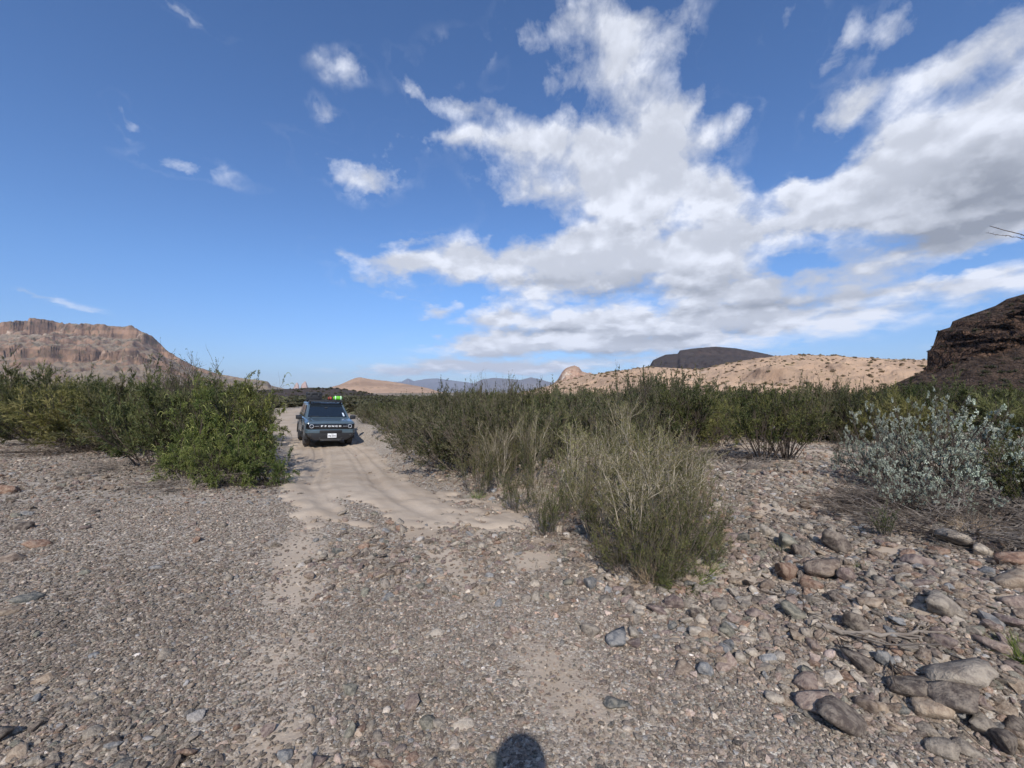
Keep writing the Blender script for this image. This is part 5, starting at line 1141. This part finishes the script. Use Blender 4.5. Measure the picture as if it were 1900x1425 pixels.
# what is strapped on the rack: things of their own
Mc = Matrix.Translation(CAR.location) @ CAR.rotation_euler.to_matrix().to_4x4()
def on_rack(name, lab, cat_, lx, ly, lz=1.878):
    o = bpy.data.objects.new(name, None); COL.objects.link(o); o.matrix_world = Mc @ Matrix.Translation((lx, ly, lz)); tag(o, lab, cat_); return o
cs = on_rack('storage_case', 'black hard storage case on the roof rack of the car', 'case', -.46, 2.2)
from_bm('case_body', box_bm(-.29, .29, -.24, .24, 0, .22, taper=-.012), M_BLK, cs, .02); from_bm('lid', box_bm(-.315, .315, -.265, .265, .222, .33, taper=.02), M_BLK, cs, .02)
for x in (-.15, .15): from_bm('latch', box_bm(x - .025, x + .025, -.282, -.263, .16, .27), M_SKID, cs, .005)
from_bm('handle', box_bm(-.07, .07, -.282, -.263, .285, .305), M_SKID, cs, .005)
def soft_bag(name, lab, lx, ly, L, H, W, m_, sm):
    b_ = on_rack(name, lab, 'bag', lx, ly); n = 9; R_ = []
    for i in range(n + 1):
        t = i / n; k = (1 - abs(2 * t - 1) ** 5) ** .5 if 0 < t < 1 else .25; R_.append((-L / 2 + L * t, k))
    bm = bmesh.new(); rr_ = []
    for x, k in R_:
        rr_.append([bm.verts.new((x, W / 2 * k * math.copysign(abs(math.cos(a)) ** .7, math.cos(a)), H / 2 + H / 2 * k * math.copysign(abs(math.sin(a)) ** .7, math.sin(a)) * (1 + .04 * math.sin(9 * x + 3 * a)))) for a in np.arange(16) * PI / 8])
    for a, b2 in zip(rr_, rr_[1:]):
        for i in range(16): bm.faces.new((a[i], a[(i + 1) % 16], b2[(i + 1) % 16], b2[i]))
    bm.faces.new(rr_[0][::-1]); bm.faces.new(rr_[-1]); from_bm('bag_body', bm, m_, b_)
    for x in (-L * .28, L * .28):
        bm = bmesh.new(); o_ = [[bm.verts.new((x + dx, (W / 2 + .006) * math.copysign(abs(math.cos(a)) ** .7, math.cos(a)), H / 2 + (H / 2 + .004) * math.copysign(abs(math.sin(a)) ** .7, math.sin(a)))) for a in np.arange(16) * PI / 8] for dx in (-.014, .014)]
        for i in range(16): bm.faces.new((o_[0][i], o_[0][(i + 1) % 16], o_[1][(i + 1) % 16], o_[1][i]))
        from_bm('strap', bm, sm, b_)
soft_bag('dry_bag', 'bright lime green strapped bag on the roof rack', .50, 2.05, .40, .19, .26, M_LIME, M_WHT)
soft_bag('stuff_bag', 'faded red bag between the case and the lime bag on the rack', .19, 2.10, .19, .15, .22, M_RED, M_BLK)

# ------------------------------------------------------------------ the photographer, whose head and hands throw the round shadow at the bottom
def person():
    J = {'pel': (0,-.27,.98,.135,.10), 'bel': (0,-.28,1.12,.14,.10), 'che': (0,-.29,1.32,.165,.115), 'nk0': (0,-.27,1.50,.07,.07), 'nk1': (0,-.25,1.58,.06,.06), 'hd0': (0,-.235,1.66,.085,.095), 'hd1': (0,-.235,1.76,.092,.105), 'hd2': (0,-.24,1.82,.06,.07)}
    E = [('pel','bel'),('bel','che'),('che','nk0'),('nk0','nk1'),('nk1','hd0'),('hd0','hd1'),('hd1','hd2')]
    for s_, k in ((-1, 'l'), (1, 'r')):
        J.update({k+'hip': (s_*.10,-.27,.90,.09,.09), k+'kne': (s_*.12,-.25,.50,.06,.06), k+'ank': (s_*.13,-.28,.10,.042,.042), k+'heel': (s_*.13,-.29,.045,.04,.035), k+'toe': (s_*.15,-.06,.035,.04,.028),
                  k+'sho': (s_*.19,-.29,1.44,.062,.062), k+'elb': (s_*.23,-.19,1.22,.045,.045), k+'wri': (s_*.115,-.05,1.50,.028,.03), k+'pal': (s_*.098,-.03,1.57,.034,.022)})
        E += [('pel',k+'hip'),(k+'hip',k+'kne'),(k+'kne',k+'ank'),(k+'ank',k+'heel'),(k+'heel',k+'toe'),('che',k+'sho'),(k+'sho',k+'elb'),(k+'elb',k+'wri'),(k+'wri',k+'pal')]
        for q in range(4):
            J[k+'f%da' % q] = (s_*(.085+.004*q), -.035-.012*q, 1.62+.012*(2-q), .0095, .0095); J[k+'f%db' % q] = (s_*(.055), -.045-.010*q, 1.64+.012*(2-q), .008, .008)
            E += [(k+'pal', k+'f%da' % q), (k+'f%da' % q, k+'f%db' % q)]
    names = list(J); me = bpy.data.meshes.new('person'); me.from_pydata([J[n][:3] for n in names], [(names.index(a), names.index(b_)) for a, b_ in E], [])
    o = link('person', me); sk = o.modifiers.new('skin', 'SKIN'); dat = me.skin_vertices[0].data if me.skin_vertices else None
    if dat is None:
        bm = bmesh.new(); bm.from_mesh(me); bm.verts.layers.skin.verify(); bm.to_mesh(me); bm.free(); dat = me.skin_vertices[0].data
    for i, n in enumerate(names): dat[i].radius = J[n][3:5]; dat[i].use_root = (n == 'pel')
    o.modifiers.new('smooth', 'SUBSURF').levels = 2; me.materials.append(simple('dark_jacket', (.05, .055, .07), .9))
    z0 = float(height(np.array([0.]), np.array([-.27]))[0]); o.location = (0, 0, z0); tag(o, 'standing photographer whose round head shadow falls at the bottom edge', 'person')
    hr = bmesh.new(); bmesh.ops.create_icosphere(hr, subdivisions=3, radius=1)
    for v in hr.verts: v.co = Vector((v.co.x * .118, v.co.y * .128 - .25, v.co.z * .10 + 1.795))
    from_bm('hair', hr, simple('dark_hair', (.02, .014, .010), .8, bump=.4), o)
    ph = from_bm('phone', box_bm(-.078, .078, -.030, -.021, 1.615, 1.690), M_GLOSS, None, .003); ph.location.z = z0; tag(ph, 'phone held up by the photographer', 'phone')
person()

# ------------------------------------------------------------------ air
hz = from_bm('haze', box_bm(-13400, 13400, -1850, 12400, -40, 520), bpy.data.materials.new('haze'), None, smooth=False)
mh = hz.data.materials[0]; mh.use_nodes = True; th = NT(mh.node_tree); th.N.clear(); oh = th.n('ShaderNodeOutputMaterial'); vh = th.n('ShaderNodeVolumePrincipled')
vh.inputs['Color'].default_value = (.62, .76, 1, 1); vh.inputs['Density'].default_value = 6e-5; vh.inputs['Anisotropy'].default_value = .0
th.L.new(vh.outputs[0], oh.inputs['Volume']); tag(hz, 'thin blue air haze', kind='stuff')
